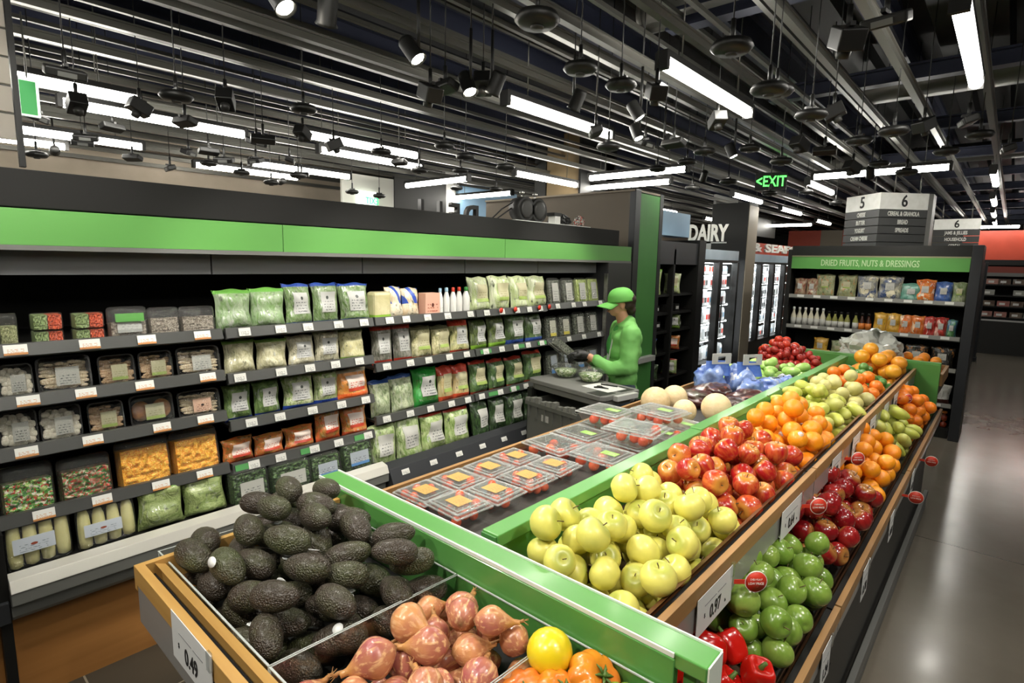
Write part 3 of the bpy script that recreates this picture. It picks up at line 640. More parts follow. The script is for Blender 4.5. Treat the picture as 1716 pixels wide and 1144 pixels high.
def pack(key, x, y, z, w_, h, lab, lean, sd, d=None, rz=0):
    nm, cat, _ = PROD[key]
    t = thing(nm, lab, cat, (x, y, z), rz)
    L = (0, -lean, 0)
    if key in PM:
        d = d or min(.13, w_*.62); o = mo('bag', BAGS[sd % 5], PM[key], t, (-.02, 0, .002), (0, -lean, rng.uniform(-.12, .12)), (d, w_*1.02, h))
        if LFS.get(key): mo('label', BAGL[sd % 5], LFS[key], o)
    elif key.startswith('bottle'):
        mo('bottle_body', BOT, WHITE, t, scale=(w_*1.05, w_*1.05, h)); mo('cap', CAPME, CAPM[key], t, scale=(w_*1.2, w_*1.2, h))
        mo('label', LABM, LP, t, (w_*.42, 0, h*.12), scale=(.1, w_*.5, h*.34))
    elif key.startswith('mush') or key == 'portobello':
        d = .07; mt = {'mush_white': (0, MUSH_W, LP), 'mush_slice': (1, MUSH_S, LP), 'mush_brown': (2, MUSH_B, LC), 'portobello': (3, PORTM, LC), 'mush_mix': (1, MUSH_S, LPK)}[key]
        mo('tray', TRAY, BLACK, t, (-.03, 0, 0), L, (d, w_*.97, h)); mo('mushrooms', LUMP[mt[0]], mt[1], t, (-.012, 0, h*.05), L, (.06 if mt[0] != 3 else .12, w_*.92, h*.9))
        mo('label', LABM, mt[2], t, (.032-lean*h*.3, w_*.03, h*.25), L, (.05, w_*.42, h*.5)); mo('film', LABM, FILM, t, (.028, 0, h*.04), L, (.5, w_*.92, h*.92))
    elif key == 'corn':
        mo('tray', TRAY, BLACK, t, (-.03, 0, 0), (0, -lean, 0), (.05, w_*.97, h))
        for q in range(4): mo('corn_cob', COB, CORN, t, (-.005, (-.36+.24*q)*w_, .004+.003*q), (0, -lean, 0), (w_*.93, w_*.93, h*(.95-.05*(q % 2))))
        mo('label_band', LABM, label('corn_band', 'bcc4cc', '7d8790', dot='8a3c22', dotz=.5), t, (w_*.11, -.02, h*.34), (0, -lean, 0), (.05, w_*.62, h*.28)); mo('film', SHELL, FILM, t, (-.01, 0, 0), (0, -lean, 0), (.075, w_*.96, h))
    elif key == 'dot_carton':
        b = MB().box(-.04, .04, -w_*.48, w_*.48, 0, h); build('carton_body', b, label('dot_carton', 'd7a893', 'a8604a', dot='5c2a20', dotz=.5), t, bevel=.003)
    elif key == 'cream_box':
        b = MB().box(-.05, .05, -w_*.46, w_*.46, 0, h); build('pack_body', b, bag('cream_pack', 'd6d0a8', 'bdb585', 20, bot='86b03a', botw=.22), t, bevel=.02)
    elif key == 'veg_tub':
        a, b2 = SPR if False else plain('celery_sticks', '7f9a5a', .5, c2='a3b37c', scale=60), plain('grape_tomatoes', 'd0472c', .35, c2='e0703c', scale=50)
        for q in range(2):
            z0 = q*h*.5
            mo('green_half', FILLB, a, t, (0, -w_*.22, z0+.004), (0, 0, 0), (.1, w_*.42, h*.42)); mo('red_half', FILLB, b2, t, (0, w_*.22, z0+.004), (0, 0, 0), (.1, w_*.42, h*.42))
            mo('clear_tub', SHELL, CLAM, t, (0, 0, z0), (0, 0, 0), (.12, w_*.98, h*.49))
    else:
        sp = {'tub_sprout': (SPR, None, .6), 'green_label_shell': (NUT, label('green_grey_label', 'b9bab6', '8a8c88', strip='9a9c98'), .5), 'nut_shell': (NUT, None, .6), 'salad': (SALAD, None, .62), 'onion_salad': (ONION, None, .66), 'squash': (SQUASH, None, .74),
              'spin_shell': (SPIN, LP, .8), 'spin_blue': (SPIN, LBL, .8), 'herb_shell': (HERB, LP, .88), 'lime_shell': (HERBL, LP, .9), 'yel_shell': (HERB, LY, .88), 'dark_shell': (HERB, LBL, .8)}[key]
        d = .15 if key in ('salad', 'onion_salad', 'squash', 'spin_shell', 'spin_blue') else .08
        mo('contents', FILLB, sp[0], t, (-.01, 0, h*.05), L, (d*.92, w_*.86, h*sp[2]))
        if sp[1]:
            big = key.endswith('_shell') and key not in ('spin_shell', 'green_label_shell')
            mo('label', LABM, sp[1], t, (d*.46-lean*h*.3, 0, h*(.18 if big else .25)), L, (.03, w_*(.5 if big else .6), h*(.66 if big else .45)))
        if key == 'green_label_shell': mo('sleeve', LABM, GREEN, t, (d*.47, 0, h*.58), L, (.03, w_*.7, h*.25))
        mo('clear_shell', SHELL, CLAM, t, (0, 0, 0), L, (d, w_*.96, h))
    return t
BAYN = ['nearest', 'second', 'middle', 'fourth', 'farthest']
ROWN = {1: 'top shelf', 2: 'second shelf', 3: 'third shelf', 4: 'fourth shelf', 5: 'bottom deck'}
PK = [
 (1,1,-3.06,1.53,[('tub_sprout', 0.321, 0.381, 0.117), ('veg_tub', 0.421, 0.529, 0.116), ('veg_tub', 0.56, 0.676, 0.111), ('green_label_shell', 0.692, 0.854, 0.125), ('nut_shell', 0.854, 0.991, 0.115), ('nut_shell', 0.991, 1.157, 0.113)]),
 (1,2,-3.06,1.315,[('mush_white', 0.304, 0.418, 0.115), ('mush_slice', 0.424, 0.623, 0.132), ('mush_brown', 0.643, 0.791, 0.115), ('mush_brown', 0.803, 0.952, 0.115), ('mush_slice', 0.965, 1.176, 0.119)]),
 (1,3,-3.06,1.1,[('mush_white', 0.287, 0.417, 0.132), ('mush_white', 0.421, 0.572, 0.127), ('mush_brown', 0.59, 0.733, 0.116), ('portobello', 0.752, 0.945, 0.122), ('mush_mix', 0.958, 1.165, 0.108)]),
 (1,4,-3.06,0.815,[('salad', 0.267, 0.451, 0.179), ('onion_salad', 0.461, 0.662, 0.168), ('squash', 0.681, 0.909, 0.199), ('squash', 0.914, 1.138, 0.194)]),
 (1,5,-2.98,0.6,[('corn', 0.259, 0.483, 0.196), ('corn', 0.498, 0.728, 0.164), ('beans', 0.738, 0.936, 0.182), ('beans', 0.936, 1.138, 0.171)]),
 (2,1,-3.06,1.53,[('romaine', 1.169, 1.361, 0.193), ('romaine', 1.354, 1.544, 0.198), ('blue_bag', 1.551, 1.713, 0.218), ('blue_bag', 1.724, 1.888, 0.219), ('blue_bag', 1.904, 2.104, 0.216)]),
 (2,2,-3.06,1.29,[('cauli_green', 1.201, 1.366, 0.161), ('cauli_green', 1.376, 1.545, 0.151), ('cauli_blue', 1.556, 1.721, 0.156), ('cauli_blue', 1.728, 1.886, 0.167), ('cauli_lime', 1.894, 2.063, 0.165)]),
 (2,3,-3.06,1.036,[('sprouts', 1.189, 1.335, 0.172), ('sprouts', 1.348, 1.5, 0.171), ('broc_blue', 1.518, 1.705, 0.18), ('broc_blue', 1.713, 1.871, 0.177), ('carrot_orange', 1.862, 2.09, 0.168)]),
 (2,4,-3.06,0.8,[('carrots', 1.165, 1.335, 0.111), ('carrots', 1.338, 1.509, 0.096), ('carrots', 1.516, 1.697, 0.103), ('carrots', 1.709, 1.886, 0.176), ('carrots', 1.894, 2.072, 0.153)]),
 (2,5,-2.98,0.58,[('spin_shell', 1.149, 1.355, 0.157), ('spin_shell', 1.362, 1.607, 0.144), ('spin_blue', 1.599, 1.805, 0.134), ('spin_blue', 1.814, 2.031, 0.157)]),
 (3,1,-3.06,1.53,[('cream_box', 2.099, 2.243, 0.16), ('stripe_bag', 2.248, 2.381, 0.188), ('stripe_bag', 2.381, 2.516, 0.177), ('dot_carton', 2.527, 2.664, 0.14), ('bottle_blue', 2.675, 2.72, 0.171), ('bottle_blue', 2.732, 2.784, 0.174), ('bottle_red', 2.796, 2.85, 0.173), ('bottle_red', 2.856, 2.91, 0.176), ('bottle_green', 2.923, 2.985, 0.175)]),
 (3,2,-3.06,1.23,[('red_grey', 2.135, 2.288, 0.235), ('red_grey', 2.303, 2.451, 0.235), ('red_cream', 2.462, 2.63, 0.207), ('red_cream', 2.641, 2.816, 0.198), ('red_white', 2.822, 3.002, 0.226)]),
 (3,3,-3.06,0.878,[('slaw_blue', 2.115, 2.274, 0.216), ('slaw_blue', 2.274, 2.47, 0.232), ('green_solid', 2.476, 2.693, 0.251), ('red_cream2', 2.705, 2.849, 0.239), ('red_cream2', 2.855, 3.007, 0.233)]),
 (3,4,-2.98,0.56,[('leafy', 2.054, 2.25, 0.244), ('leafy', 2.26, 2.468, 0.263), ('leafy_red', 2.479, 2.694, 0.25), ('leafy_red', 2.705, 2.939, 0.241)]),
 (4,1,-3.06,1.53,[('celery', 3.023, 3.222, 0.245), ('celery', 3.242, 3.471, 0.253), ('celery', 3.493, 3.702, 0.251), ('celery', 3.718, 3.942, 0.25)]),
 (4,2,-3.06,1.23,[('lime_strip', 3.028, 3.207, 0.217), ('lime_strip', 3.228, 3.421, 0.228), ('blue_strip', 3.443, 3.657, 0.235), ('blue_strip', 3.681, 3.904, 0.226)]),
 (4,3,-3.06,0.88,[('red_green', 3.033, 3.215, 0.236), ('red_green', 3.236, 3.43, 0.226), ('red_green', 3.453, 3.67, 0.22), ('red_green', 3.694, 3.911, 0.245)]),
 (4,4,-2.98,0.53,[('dark_green', 2.978, 3.166, 0.249), ('dark_green', 3.187, 3.351, 0.247), ('dark_green', 3.373, 3.58, 0.252), ('dark_green', 3.604, 3.792, 0.241)]),
 (5,1,-3.06,1.54,[('herb_shell', 3.967, 4.145, 0.217), ('herb_shell', 4.172, 4.361, 0.215), ('lime_shell', 4.39, 4.581, 0.213), ('lime_shell', 4.591, 4.771, 0.217)]),
 (5,2,-3.06,1.23,[('yel_shell', 3.947, 4.116, 0.186), ('yel_shell', 4.143, 4.322, 0.185), ('herb_shell', 4.37, 4.561, 0.2), ('herb_shell', 4.592, 4.784, 0.2)]),
 (5,3,-3.06,0.88,[('dark_shell', 3.981, 4.162, 0.216), ('dark_shell', 4.19, 4.372, 0.211), ('dark_shell', 4.402, 4.585, 0.201), ('dark_shell', 4.606, 4.821, 0.197)]),
]
sd = 0
for (b, r, X, z, row) in PK:
    cnt = {}
    last = len(SH[b])+1
    for i, (key, y0, y1, h) in enumerate(row):
        n = sum(1 for q in row if q[0] == key); cnt[key] = cnt.get(key, 0)+1
        where = '%s, %s bay' % ('bottom deck' if r == last else ROWN[r], BAYN[b-1])
        pos = '' if n == 1 else (', %s of %s' % (ORD[cnt[key]-1], {2: 'two', 3: 'three', 4: 'four', 5: 'five'}[n]))
        sd += 1; lean = .16 if key in PM or 'shell' in key else (.0 if key in ('veg_tub', 'cream_box', 'dot_carton', 'tub_sprout') or key.startswith('bottle') else .2)
        zb = z-.03 if r != last else (.575 if b < 3 else .53)
        pack(key, X-.01, (y0+y1)/2, zb, (y1-y0), h+.028 if r != last else h+(.03 if b < 3 else .03), PROD[key][2]+pos+', '+where, lean, sd)
# ------------------------------------------------------------------ the produce island
XL, XR, YN, YF = -1.61, -.325, .905, 5.2
isl = thing('produce_island', 'long produce display with green divider boards, wood edges and clear bin fronts', 'produce display', (-.95, 2.9, 0))
def ib(name, mb, m, bevel=0, lab=None): return build(name, mb, m, isl, True, bevel, lab)
ib('cabinet', MB().box(-1.42, -.36, .62, 5.4, .06, .80), DGREY, .005)
ib('kick_bumper', MB().box(-1.44, -.325, .58, 5.45, .0, .06).box(-.345, -.318, .56, 5.45, .10, .15), GREY, .004)
GW = plain('green_edge_white', 'e6efe2', .4)
def board(y0, y1, zt, zb):   # cross board with wide capped top
    ib('end_board', MB().box(XL+.01, XR-(.06 if y0 < 2 else 0), y0-.004, y0+.018, zb, zt-.012), GREEN, .002, 'upright green cross board')
    ib('end_board_cap', MB().box(XL, XR, y0, y1, zt-.03, zt), GREEN, .003, 'green capping of the cross board')
    if y0 < 2: ib('end_board_trim', MB().box(XL, XR-.06, y0-.007, y0-.003, zt-.006, zt+.003).box(XL, XR+.002, y1, y1+.004, zt-.012, zt+.003).box(XR+.001, XR+.004, y0, y1, zt-.2, zt+.002), GW)
    ib('end_board_leg', MB().box(XR-.02, XR, y0+.02, y1-.005, zb, zt-.03).box(XR-.055, XR-.03, y0+.03, y1-.01, zt-.10, zt-.03), GREEN, .002)
board(YN, YN+.062, 1.20, .78)
board(YF, YF+.06, 1.21, .74)
for (a, b, x0, x1) in ((YN+.1, 2.29, -.975, -.918), (2.31, 3.93, -.985, -.93), (3.95, 5.15, -.975, -.92)):
    ib('spine_rail', MB().box(x0, x1, a, b, 1.165, 1.20).box(x0+.015, x1-.012, a+.02, b-.01, 1.0, 1.165), GREEN, .003, 'green centre rail')
    ib('spine_end_plate', MB().box(x0+.002, x1-.004, a-.006, a-.001, 1.13, 1.195), GREEN_D)
# trays (boards), left one flat, upper right and lower right sloping to the aisle
SLAT = plain('dark_slats', '3d3b38', .5, c2='2b2927', scale=6, aniso=(.3, 8, 1))
TB = plain('tray_brown', '5b4434', .5, c2='453325', scale=12, aniso=(1, .1, 1))
ib('tray_board', MB().quad([(-1.58, YN+.07, 1.035), (-.98, YN+.07, 1.075), (-.98, YF, 1.075), (-1.58, YF, 1.035)]).quad([(-1.58, YN+.07, 1.02), (-.98, YN+.07, 1.06), (-.98, YF, 1.06), (-1.58, YF, 1.02)]), SLAT)
ib('tray_board', MB().quad([(-.92, YN+.07, 1.075), (-.53, YN+.07, .995), (-.53, YF, .995), (-.92, YF, 1.075)]).quad([(-.92, YN+.07, 1.06), (-.53, YN+.07, .98), (-.53, YF, .98), (-.92, YF, 1.06)]), TB)
ib('tray_board', MB().quad([(-.64, YN-.5, .93), (-.345, YN-.5, .775), (-.345, YF, .775), (-.64, YF, .93)]).quad([(-.64, YN-.5, .915), (-.345, YN-.5, .76), (-.345, YF, .76), (-.64, YF, .915)]), TB)
ib('back_riser', MB().box(-.66, -.64, YN-.4, YF, .78, 1.0), BLACK_M)
# wood edges: an outer and inner strip with a black slot between, along each long side
def edge(x_out, x_in, z, y0, y1, drop):
    s = 1 if x_out > x_in else -1
    ib('wood_edge', MB().box(min(x_out, x_out-s*.018), max(x_out, x_out-s*.018), y0, y1, z-.045, z), WOOD, .001, 'outer light wood edge')
    ib('price_channel', MB().box(min(x_out-s*.004, x_out-s*.014), max(x_out-s*.004, x_out-s*.014), y0, y1, z-drop, z-.045), plain('grey_channel', '8c8a86', .35, coat=.3))
    ib('slot', MB().box(min(x_out-s*.018, x_out-s*.04), max(x_out-s*.018, x_out-s*.04), y0, y1, z-.05, z-.02), BLACK)
    ib('wood_edge', MB().quad([(x_out-s*.04, y0, z-.008), (x_out-s*.04, y1, z-.008), (x_in, y1, z-.02), (x_in, y0, z-.02)]).quad([(x_in, y0, z-.02), (x_in, y1, z-.02), (x_in, y1, z-.12), (x_in, y0, z-.12)]), WOOD_D, 0, 'inner brown wood strip')
for (a, b) in ((YN+.09, 2.27), (2.28, 3.66), (3.67, YF)): edge(-.470, -.528, 1.155, a, b, .12)
for (a, b) in ((.42, 1.90), (1.91, 3.5), (3.51, YF+.1)): edge(-.287, -.335, .855, a, b, .09)
for (a, b) in ((YN+.09, 2.6), (2.61, YF)): edge(-1.605, -1.56, 1.085, a, b, .12)
ib('side_panel', MB().box(-1.59, -1.57, YN, YF, .78, .965), DGREY)
ib('side_panel', MB().box(-.325, -.31, .45, YF, .68, .765), DGREY)
# clear bin fronts and partitions
UB = [YN+.075, 1.715, 2.406, 3.02, 3.65, 4.35, YF]
LB = [.45, 1.42, 2.07, 2.78, 3.6, 4.15, YF]
def acr(mb): ib('bin_divider', mb, ACR, 0, 'clear acrylic bin wall')
for a, b in zip(UB, UB[1:]):
    acr(MB().box(-.533, -.529, a+.004, b-.004, 1.0, 1.125))
    ib('divider_edge', MB().box(-.5335, -.5285, a+.004, b-.004, 1.124, 1.126), GW)
    if b < YF: acr(MB().prism([(-.9, 1.08), (-.53, 1.0), (-.53, 1.12), (-.9, 1.17)], 'y', b-.003, b))
for a, b in zip(LB, LB[1:]):
    acr(MB().box(-.342, -.338, a+.004, b-.004, .78, .855))
    if b < YF: acr(MB().prism([(-.63, .93), (-.34, .78), (-.34, .855), (-.63, 1.0)], 'y', b-.003, b))
# the near end: bins facing the camera
YB0, YB1 = .42, .897
BXS = [-1.566, -.955, -.632, -.335]
ib('wood_edge', MB().box(-1.49, -.30, .352, .372, 1.115, 1.16), WOODX, .001, 'light wood edge of the near bins')
ib('wood_edge', MB().quad([(-1.49, .392, 1.155), (-.30, .392, 1.155), (-.30, .415, 1.145), (-1.49, .415, 1.145)]).box(-1.49, -.30, .405, .415, 1.0, 1.145), WOODX, 0, 'inner wood strip of the near bins')
ib('slot', MB().box(-1.488, -.30, .372, .392, 1.10, 1.13), BLACK)
ib('wood_edge', MB().box(-1.505, -1.488, .352, .9, 1.10, 1.16), WOODX, .001)
ib('price_channel', MB().box(-1.49, -.30, .354, .362, 1.02, 1.115), MATS['grey_channel'])
ib('bin_floor', MB().quad([(-1.56, YB0, .99), (-.335, YB0, .99), (-.335, YB1, 1.03), (-1.56, YB1, 1.03)]).quad([(-1.56, YB0, .97), (-.335, YB0, .97), (-.335, YB1, 1.01), (-1.56, YB1, 1.01)]), BLACK_M)
for a, b in zip(BXS, BXS[1:]):
    acr(MB().box(a+.003, b-.003, YB0, YB0+.004, .99, 1.145))
    acr(MB().prism([(YB0, .99), (YB1, 1.03), (YB1, 1.125), (YB0, 1.145)], 'x', a+.001, a+.004))
    acr(MB().prism([(YB0, .99), (YB1, 1.03), (YB1, 1.125), (YB0, 1.145)], 'x', b-.004, b-.001))
    acr(MB().box(a+.003, b-.003, YB1-.004, YB1, 1.03, 1.125))
    e = MB().box(a+.003, b-.003, YB0, YB0+.004, 1.1445, 1.147).box(a+.003, b-.003, YB1-.004, YB1, 1.1245, 1.127)
    for x in (a+.0025, b-.0025): e.tube([(x, YB0, 1.146), (x, YB1, 1.126)], .0016, 4)
    for x in (a+.003, b-.003): e.tube([(x, YB0+.002, .995), (x, YB0+.002, 1.145)], .0016, 4)
    ib('divider_edge', e, plain('acrylic_edge', 'b4bab6', .2))
ib('near_cabinet', MB().box(-1.30, -.42, .56, .62, .06, .97), DGREY)
# far end of the island
ib('far_bin', MB().box(-1.6, -.33, YF+.07, YF+.62, .95, 1.03), TB)
ib('far_bin_edge', MB().box(-1.62, -.31, YF+.6, YF+.62, 1.03, 1.12).box(-1.62, -1.6, YF+.07, YF+.62, 1.03, 1.12).box(-.33, -.31, YF+.07, YF+.62, 1.03, 1.12), WOOD)

# ------------------------------------------------------------------ fruit and vegetable shapes
def bulb(name, fn, n=20, m=14, mod=None):
    b = MB(); b.lathe([fn(i/m) for i in range(m+1)], n, mod=mod); return b.mesh(name)
def apple_fn(R, el=1.0, tp=.08):
    def fn(t):
        a = pi*t; r = max(sin(a), .012)*(1+tp*(-cos(a))); z = -cos(a)*el*.93
        if t > .5: z -= .26*exp(-((1-t)/.085)**2)
        else: z += .16*exp(-(t/.08)**2)
        return (R*r, R*z)
    return fn
def lobes(k, a, top=True):
    return lambda t, r, z: (r*(1+a*cos(k*t)), z)
APP = bulb('apple', apple_fn(.042), 20, 16, lobes(5, .012))
APPT = bulb('apple', apple_fn(.040, 1.14, .13), 20, 16, lobes(5, .03))
ORA = bulb('orange', lambda t: (.0395*max(sin(pi*t), .01), -.038*cos(pi*t)+(.003*exp(-((1-t)/.05)**2)*-1)), 18, 12)
PEARM = bulb('pear', lambda t: (.037*max(.012, sin(pi*t)**.9*(1.0-.42*t**1.6)), .052*(-cos(pi*t))+.01), 18, 14)
AVO = bulb('avocado', lambda t: (.0365*max(.012, sin(pi*t)**.92*(1.08-.36*t)), .058*(-cos(pi*t))), 18, 14, lambda a, r, z: (r*(1+.02*cos(2*a)), z))
MEL = bulb('melon', lambda t: (.078*max(.01, sin(pi*t)), -.076*cos(pi*t)), 24, 16)
def shal(t):
    r = .034*max(.02, sin(pi*min(1, t*1.28))**.75) if t < .6 else .034*max(.15, .745*max(0, 1-(t-.60)/.42)**1.25)
    return (r, -.040+.100*t)
SHA = bulb('shallot', shal, 16, 18, lambda a, r, z: (r*(1+.05*cos(2*a+1)+.015*cos(9*a)), z))
HEI = bulb('heirloom_tomato', lambda t: (.052*max(.012, sin(pi*t)**.85), -.034*cos(pi*t)-(.012*exp(-((1-t)/.12)**2))+(.006*exp(-(t/.1)**2))), 60, 16, lambda a, r, z: (r*(1-.055*(abs(sin(4.5*a)) < .35)-.03*cos(9*a)), z))
PEP = bulb('bell_pepper', lambda t: (.041*max(.012, sin(pi*t)**.55*(.86+.2*t)), -.046*cos(pi*t)-(.020*exp(-((1-t)/.1)**2))+(.014*exp(-(t/.1)**2))), 32, 16, lambda a, r, z: (r*(1+.09*cos(4*a)), z))
LEMM = bulb('yellow_tomato', lambda t: (.045*max(.01, sin(pi*t)), -.044*cos(pi*t)), 20, 14)
SMALL = bulb('small_round', lambda t: (.5*max(.015, sin(pi*t)), -.5*cos(pi*t)), 12, 8)
STEM = MB().tube([(0, 0, .026), (.001, 0, .034), (.005, .001, .045)], [.0013, .0012, .0018], 5).mesh('stem')
STEMP = MB().tube([(0, 0, .054), (.003, 0, .066), (.009, .002, .078)], [.002, .0015, .002], 5).mesh('stem')
PSTEM = MB().tube([(0, 0, .02), (0, 0, .035), (.004, .002, .05)], [.010, .006, .005], 7).mesh('stem')
CALYX = MB()
for q in range(6):
    a = q*pi/3+.2; CALYX.tube([(0, 0, .023), (.012*cos(a), .012*sin(a), .029), (.022*cos(a), .022*sin(a), .026)], [.003, .003, .0008], 4)
CALYX.tube([(0, 0, .022), (0, 0, .034)], .004, 6); CALYX = CALYX.mesh('calyx')
NECK = MB().tube([(0, 0, .044), (.002, .001, .054), (.005, .0, .062), (.004, .003, .068)], [.008, .005, .0035, .004], 6)
for q in range(4): NECK.tube([(.004, .002, .065), (.004+.008*cos(q*1.6), .008*sin(q*1.6), .078)], [.0012, .0005], 4)
NECK = NECK.mesh('dry_neck')
STICK = MB().lathe([(.0001, .0), (.011, 0), (.0112, .0006), (.0001, .0009)], 14).mesh('sticker')
M_YA = fruitmat('yellow_apple_skin', 'e3da6c', 'd5d166', rough=.36, coat=.2, cap='b0b550', nscale=22, bumpk=.08, bumps=500)
M_RA = fruitmat('striped_red_apple_skin', 'a81c1c', 'd97a3a', rough=.24, coat=.4, streak=(30, 30, 5), nscale=2.0, var=.25, cap='c98a3a')
M_DR = fruitmat('dark_red_apple_skin', '7d1218', 'a82a24', rough=.2, coat=.45, streak=(30, 30, 5), nscale=2, cap='a8763a')
M_GA = fruitmat('green_apple_skin', '6f9136', '8ea64c', rough=.24, coat=.4, nscale=25, bumpk=.05, bumps=500)
M_OR = fruitmat('orange_skin', 'ee8d10', 'f0a01c', rough=.38, coat=.15, nscale=12, bumpk=.35, bumps=420)
M_OD = fruitmat('deep_orange_skin', 'e07410', 'ea8a18', rough=.4, coat=.15, nscale=12, bumpk=.35, bumps=420)
M_PE = fruitmat('pear_skin', 'b9c050', 'cfcf78', rough=.4, c3='a9a24a', nscale=14, coat=.1)
M_PY = fruitmat('asian_pear_skin', 'cfc987', 'c0b866', rough=.45, nscale=14)
M_LI = fruitmat('lime_skin', '4f8038', '6f9444', rough=.3, coat=.25, nscale=14)
M_GF = fruitmat('grapefruit_skin', 'eea62c', 'e98f34', rough=.35, coat=.2, nscale=10, bumpk=.2, bumps=300)
M_RO = fruitmat('small_red_skin', 'a02a24', 'c0392b', rough=.3, coat=.3)
M_RT = fruitmat('red_tomato_skin', 'd03a20', 'e0552c', rough=.25, coat=.4)
M_CT = fruitmat('cherry_tomato_skin', 'd04a2c', 'dd6e44', rough=.2, coat=.5)
M_YT = fruitmat('yellow_tomato_skin', 'e3cb1c', 'ead53a', rough=.28, coat=.3)
M_HT = fruitmat('heirloom_skin', 'e08a22', 'd4562a', c3=None, rough=.25, coat=.4, nscale=16, var=.45)
M_HG = fruitmat('green_heirloom_skin', '6f9233', '8aa640', rough=.25, coat=.4, nscale=16)
M_PR = fruitmat('red_pepper_skin', 'b8140e', 'd02818', rough=.16, coat=.6)
M_ME = fruitmat('melon_rind', 'd6bf96', 'c2a878', rough=.6, nscale=40, bumpk=.5, bumps=60)
M_CH = fruitmat('light_green_skin', 'a9cc72', '7fae4c', rough=.35, coat=.2, nscale=12)
M_GI = fruitmat('brown_root_skin', '8a6a48', '6b4f34', rough=.6, nscale=20)
M_STEM = plain('stem_brown', '5c4a28', .6); M_STG = plain('stem_green', '4f6b2a', .5); M_STK = label('fruit_sticker', 'e4e6e4', '6f8f9a', dot='6a8c5a', dotz=.5)
m, t, p = newmat('avocado_skin'); ob = t.coord('Object'); of = t.offs(ob)
vz = t.vor(ob, 260); n = t.noise(of, 14, 4); c = t.mix(t.math('ADD', t.math('MULTIPLY_ADD', n, 2.6, -1.1), t.math('MULTIPLY_ADD', t.rand(), .7, -.3), clamp=True), '3d342a', '4c5430')
c = t.mix(t.math('MULTIPLY_ADD', vz, -5, 1.0, clamp=True), c, '6c684c'); setc(t, p, c); p.inputs['Roughness'].default_value = .36; p.inputs['Coat Weight'].default_value = .25; p.inputs['Coat Roughness'].default_value = .3
t.link(t.bump(vz, 1.0, .004), p.inputs['Normal']); M_AV = m
m, t, p = newmat('shallot_skin'); ob = t.coord('Object'); of = t.offs(ob); g = t.xyz(t.coord('Generated'))
st = t.noise(t.mapv(of, (1, 1, .12)), 130, 3); n = t.noise(of, 22, 3)
c = t.mix(t.math('ADD', t.math('MULTIPLY_ADD', n, 2.2, -1.0), t.math('MULTIPLY', t.rand(), .75), clamp=True), 'a45a58', 'cf9360')
c = t.mix(t.math('MULTIPLY_ADD', st, 8, -4.2, clamp=True), c, 'e0b080'); c = t.mix(t.math('MULTIPLY_ADD', g[2], 5, -3.2, clamp=True), c, 'c08a52'); c = t.mix(t.math('MULTIPLY_ADD', g[2], -12, 1.0, clamp=True), c, '7a5a3a')
setc(t, p, c); p.inputs['Roughness'].default_value = .25; p.inputs['Coat Weight'].default_value = .35; t.link(t.bump(st, .5, .002), p.inputs['Normal']); M_SH = m
M_NECK = plain('dry_neck_skin', 'b5854f', .7, c2='8f6238', scale=60)

# ------------------------------------------------------------------ heaps: pieces dropped one by one into a tilted bin
class Frame:
    def __init__(s, o, u, v): s.o = Vector(o); s.u = Vector(u).normalized(); s.v = Vector(v).normalized(); s.n = s.u.cross(s.v); 
    def at(s, u, v, w): return s.o+s.u*u+s.v*v+s.n*w
def drop(U, V, r, n, mound, seed, K=26, el=1.0, phi=0.0, prev=None, wall=.85):
    """centres of n pieces of radius r (elongated el times along direction phi) resting on the floor or on each other"""
    rr = random.Random(seed); P = list(prev or []); out = []; cp, sp = cos(phi), sin(phi)
    def sc(u, v): a = u*cp+v*sp; b = -u*sp+v*cp; return a/el, b
    for i in range(n):
        best = None
        for k in range(K):
            u = rr.uniform(U[0]+r*wall, U[1]-r*wall); v = rr.uniform(V[0]+r*wall, V[1]-r*wall); a, b = sc(u, v); w = r
            for (a2, b2, w2, r0) in P:
                q = (a-a2)**2+(b-b2)**2; s2 = (r+r0)**2
                if q < s2: w = max(w, w2+sqrt(s2-q))
            s = w-mound(u, v)
            if best is None or s < best[0]: best = (s, u, v, w, a, b)
        s, u, v, w, a, b = best; P.append((a, b, w, r)); out.append((u, v, w))
    return out
def heap(frame, U, V, r, n, mound, seed, protos, label, group, el=1.0, phi=0.0, orient='any', keep=None, size=.06, K=26, jit=.3):
    """protos: list of (root, children). Drops n copies; every one is an object of its own with its parts"""
    pts = drop(U, V, r, n, mound, seed, K, el, phi); rr = random.Random(seed+99)
    M3 = Matrix((frame.u, frame.v, frame.n)).transposed()
    for (u, v, w) in pts:
        root, ch = protos[rr.randrange(len(protos))]
        if orient == 'any': R = Euler((rr.uniform(0, 6.28), rr.uniform(0, 6.28), rr.uniform(0, 6.28))).to_matrix()
        elif orient == 'up': R = Euler((rr.gauss(0, .75), rr.gauss(0, .75), rr.uniform(0, 6.28))).to_matrix()
        else:  # long axis lies along phi, either way round
            a = phi+rr.gauss(0, jit)+(pi if rr.random() < .45 else 0)
            R = M3 @ Matrix.Rotation(a, 3, 'Z') @ Matrix.Rotation(rr.gauss(0, .16), 3, 'Y') @ Matrix.Rotation(pi/2, 3, 'Y') @ Matrix.Rotation(rr.uniform(0, 6.28), 3, 'Z')
        s = 1+rr.uniform(-size, size)
        dup(root, frame.at(u, v, w), rot=R.to_euler(), scale=(s, s, s), label=label, group=group, ch=ch)
def proto(name, me, mat, cat, stem=None, stemmat=None, sticker=None):
    o = mo(name, me, mat, None, (0, 0, -50)); o['category'] = cat; ch = []
    if stem is not None: ch.append(mo('stem' if 'stem' in stem.name else stem.name, stem, stemmat, o))
    if sticker is not None: ch.append(mo('sticker', STICK, M_STK, o, *sticker))
    o['_proto'] = 1; PROTOS.append((o, ch)); return (o, ch)
PROTOS = []
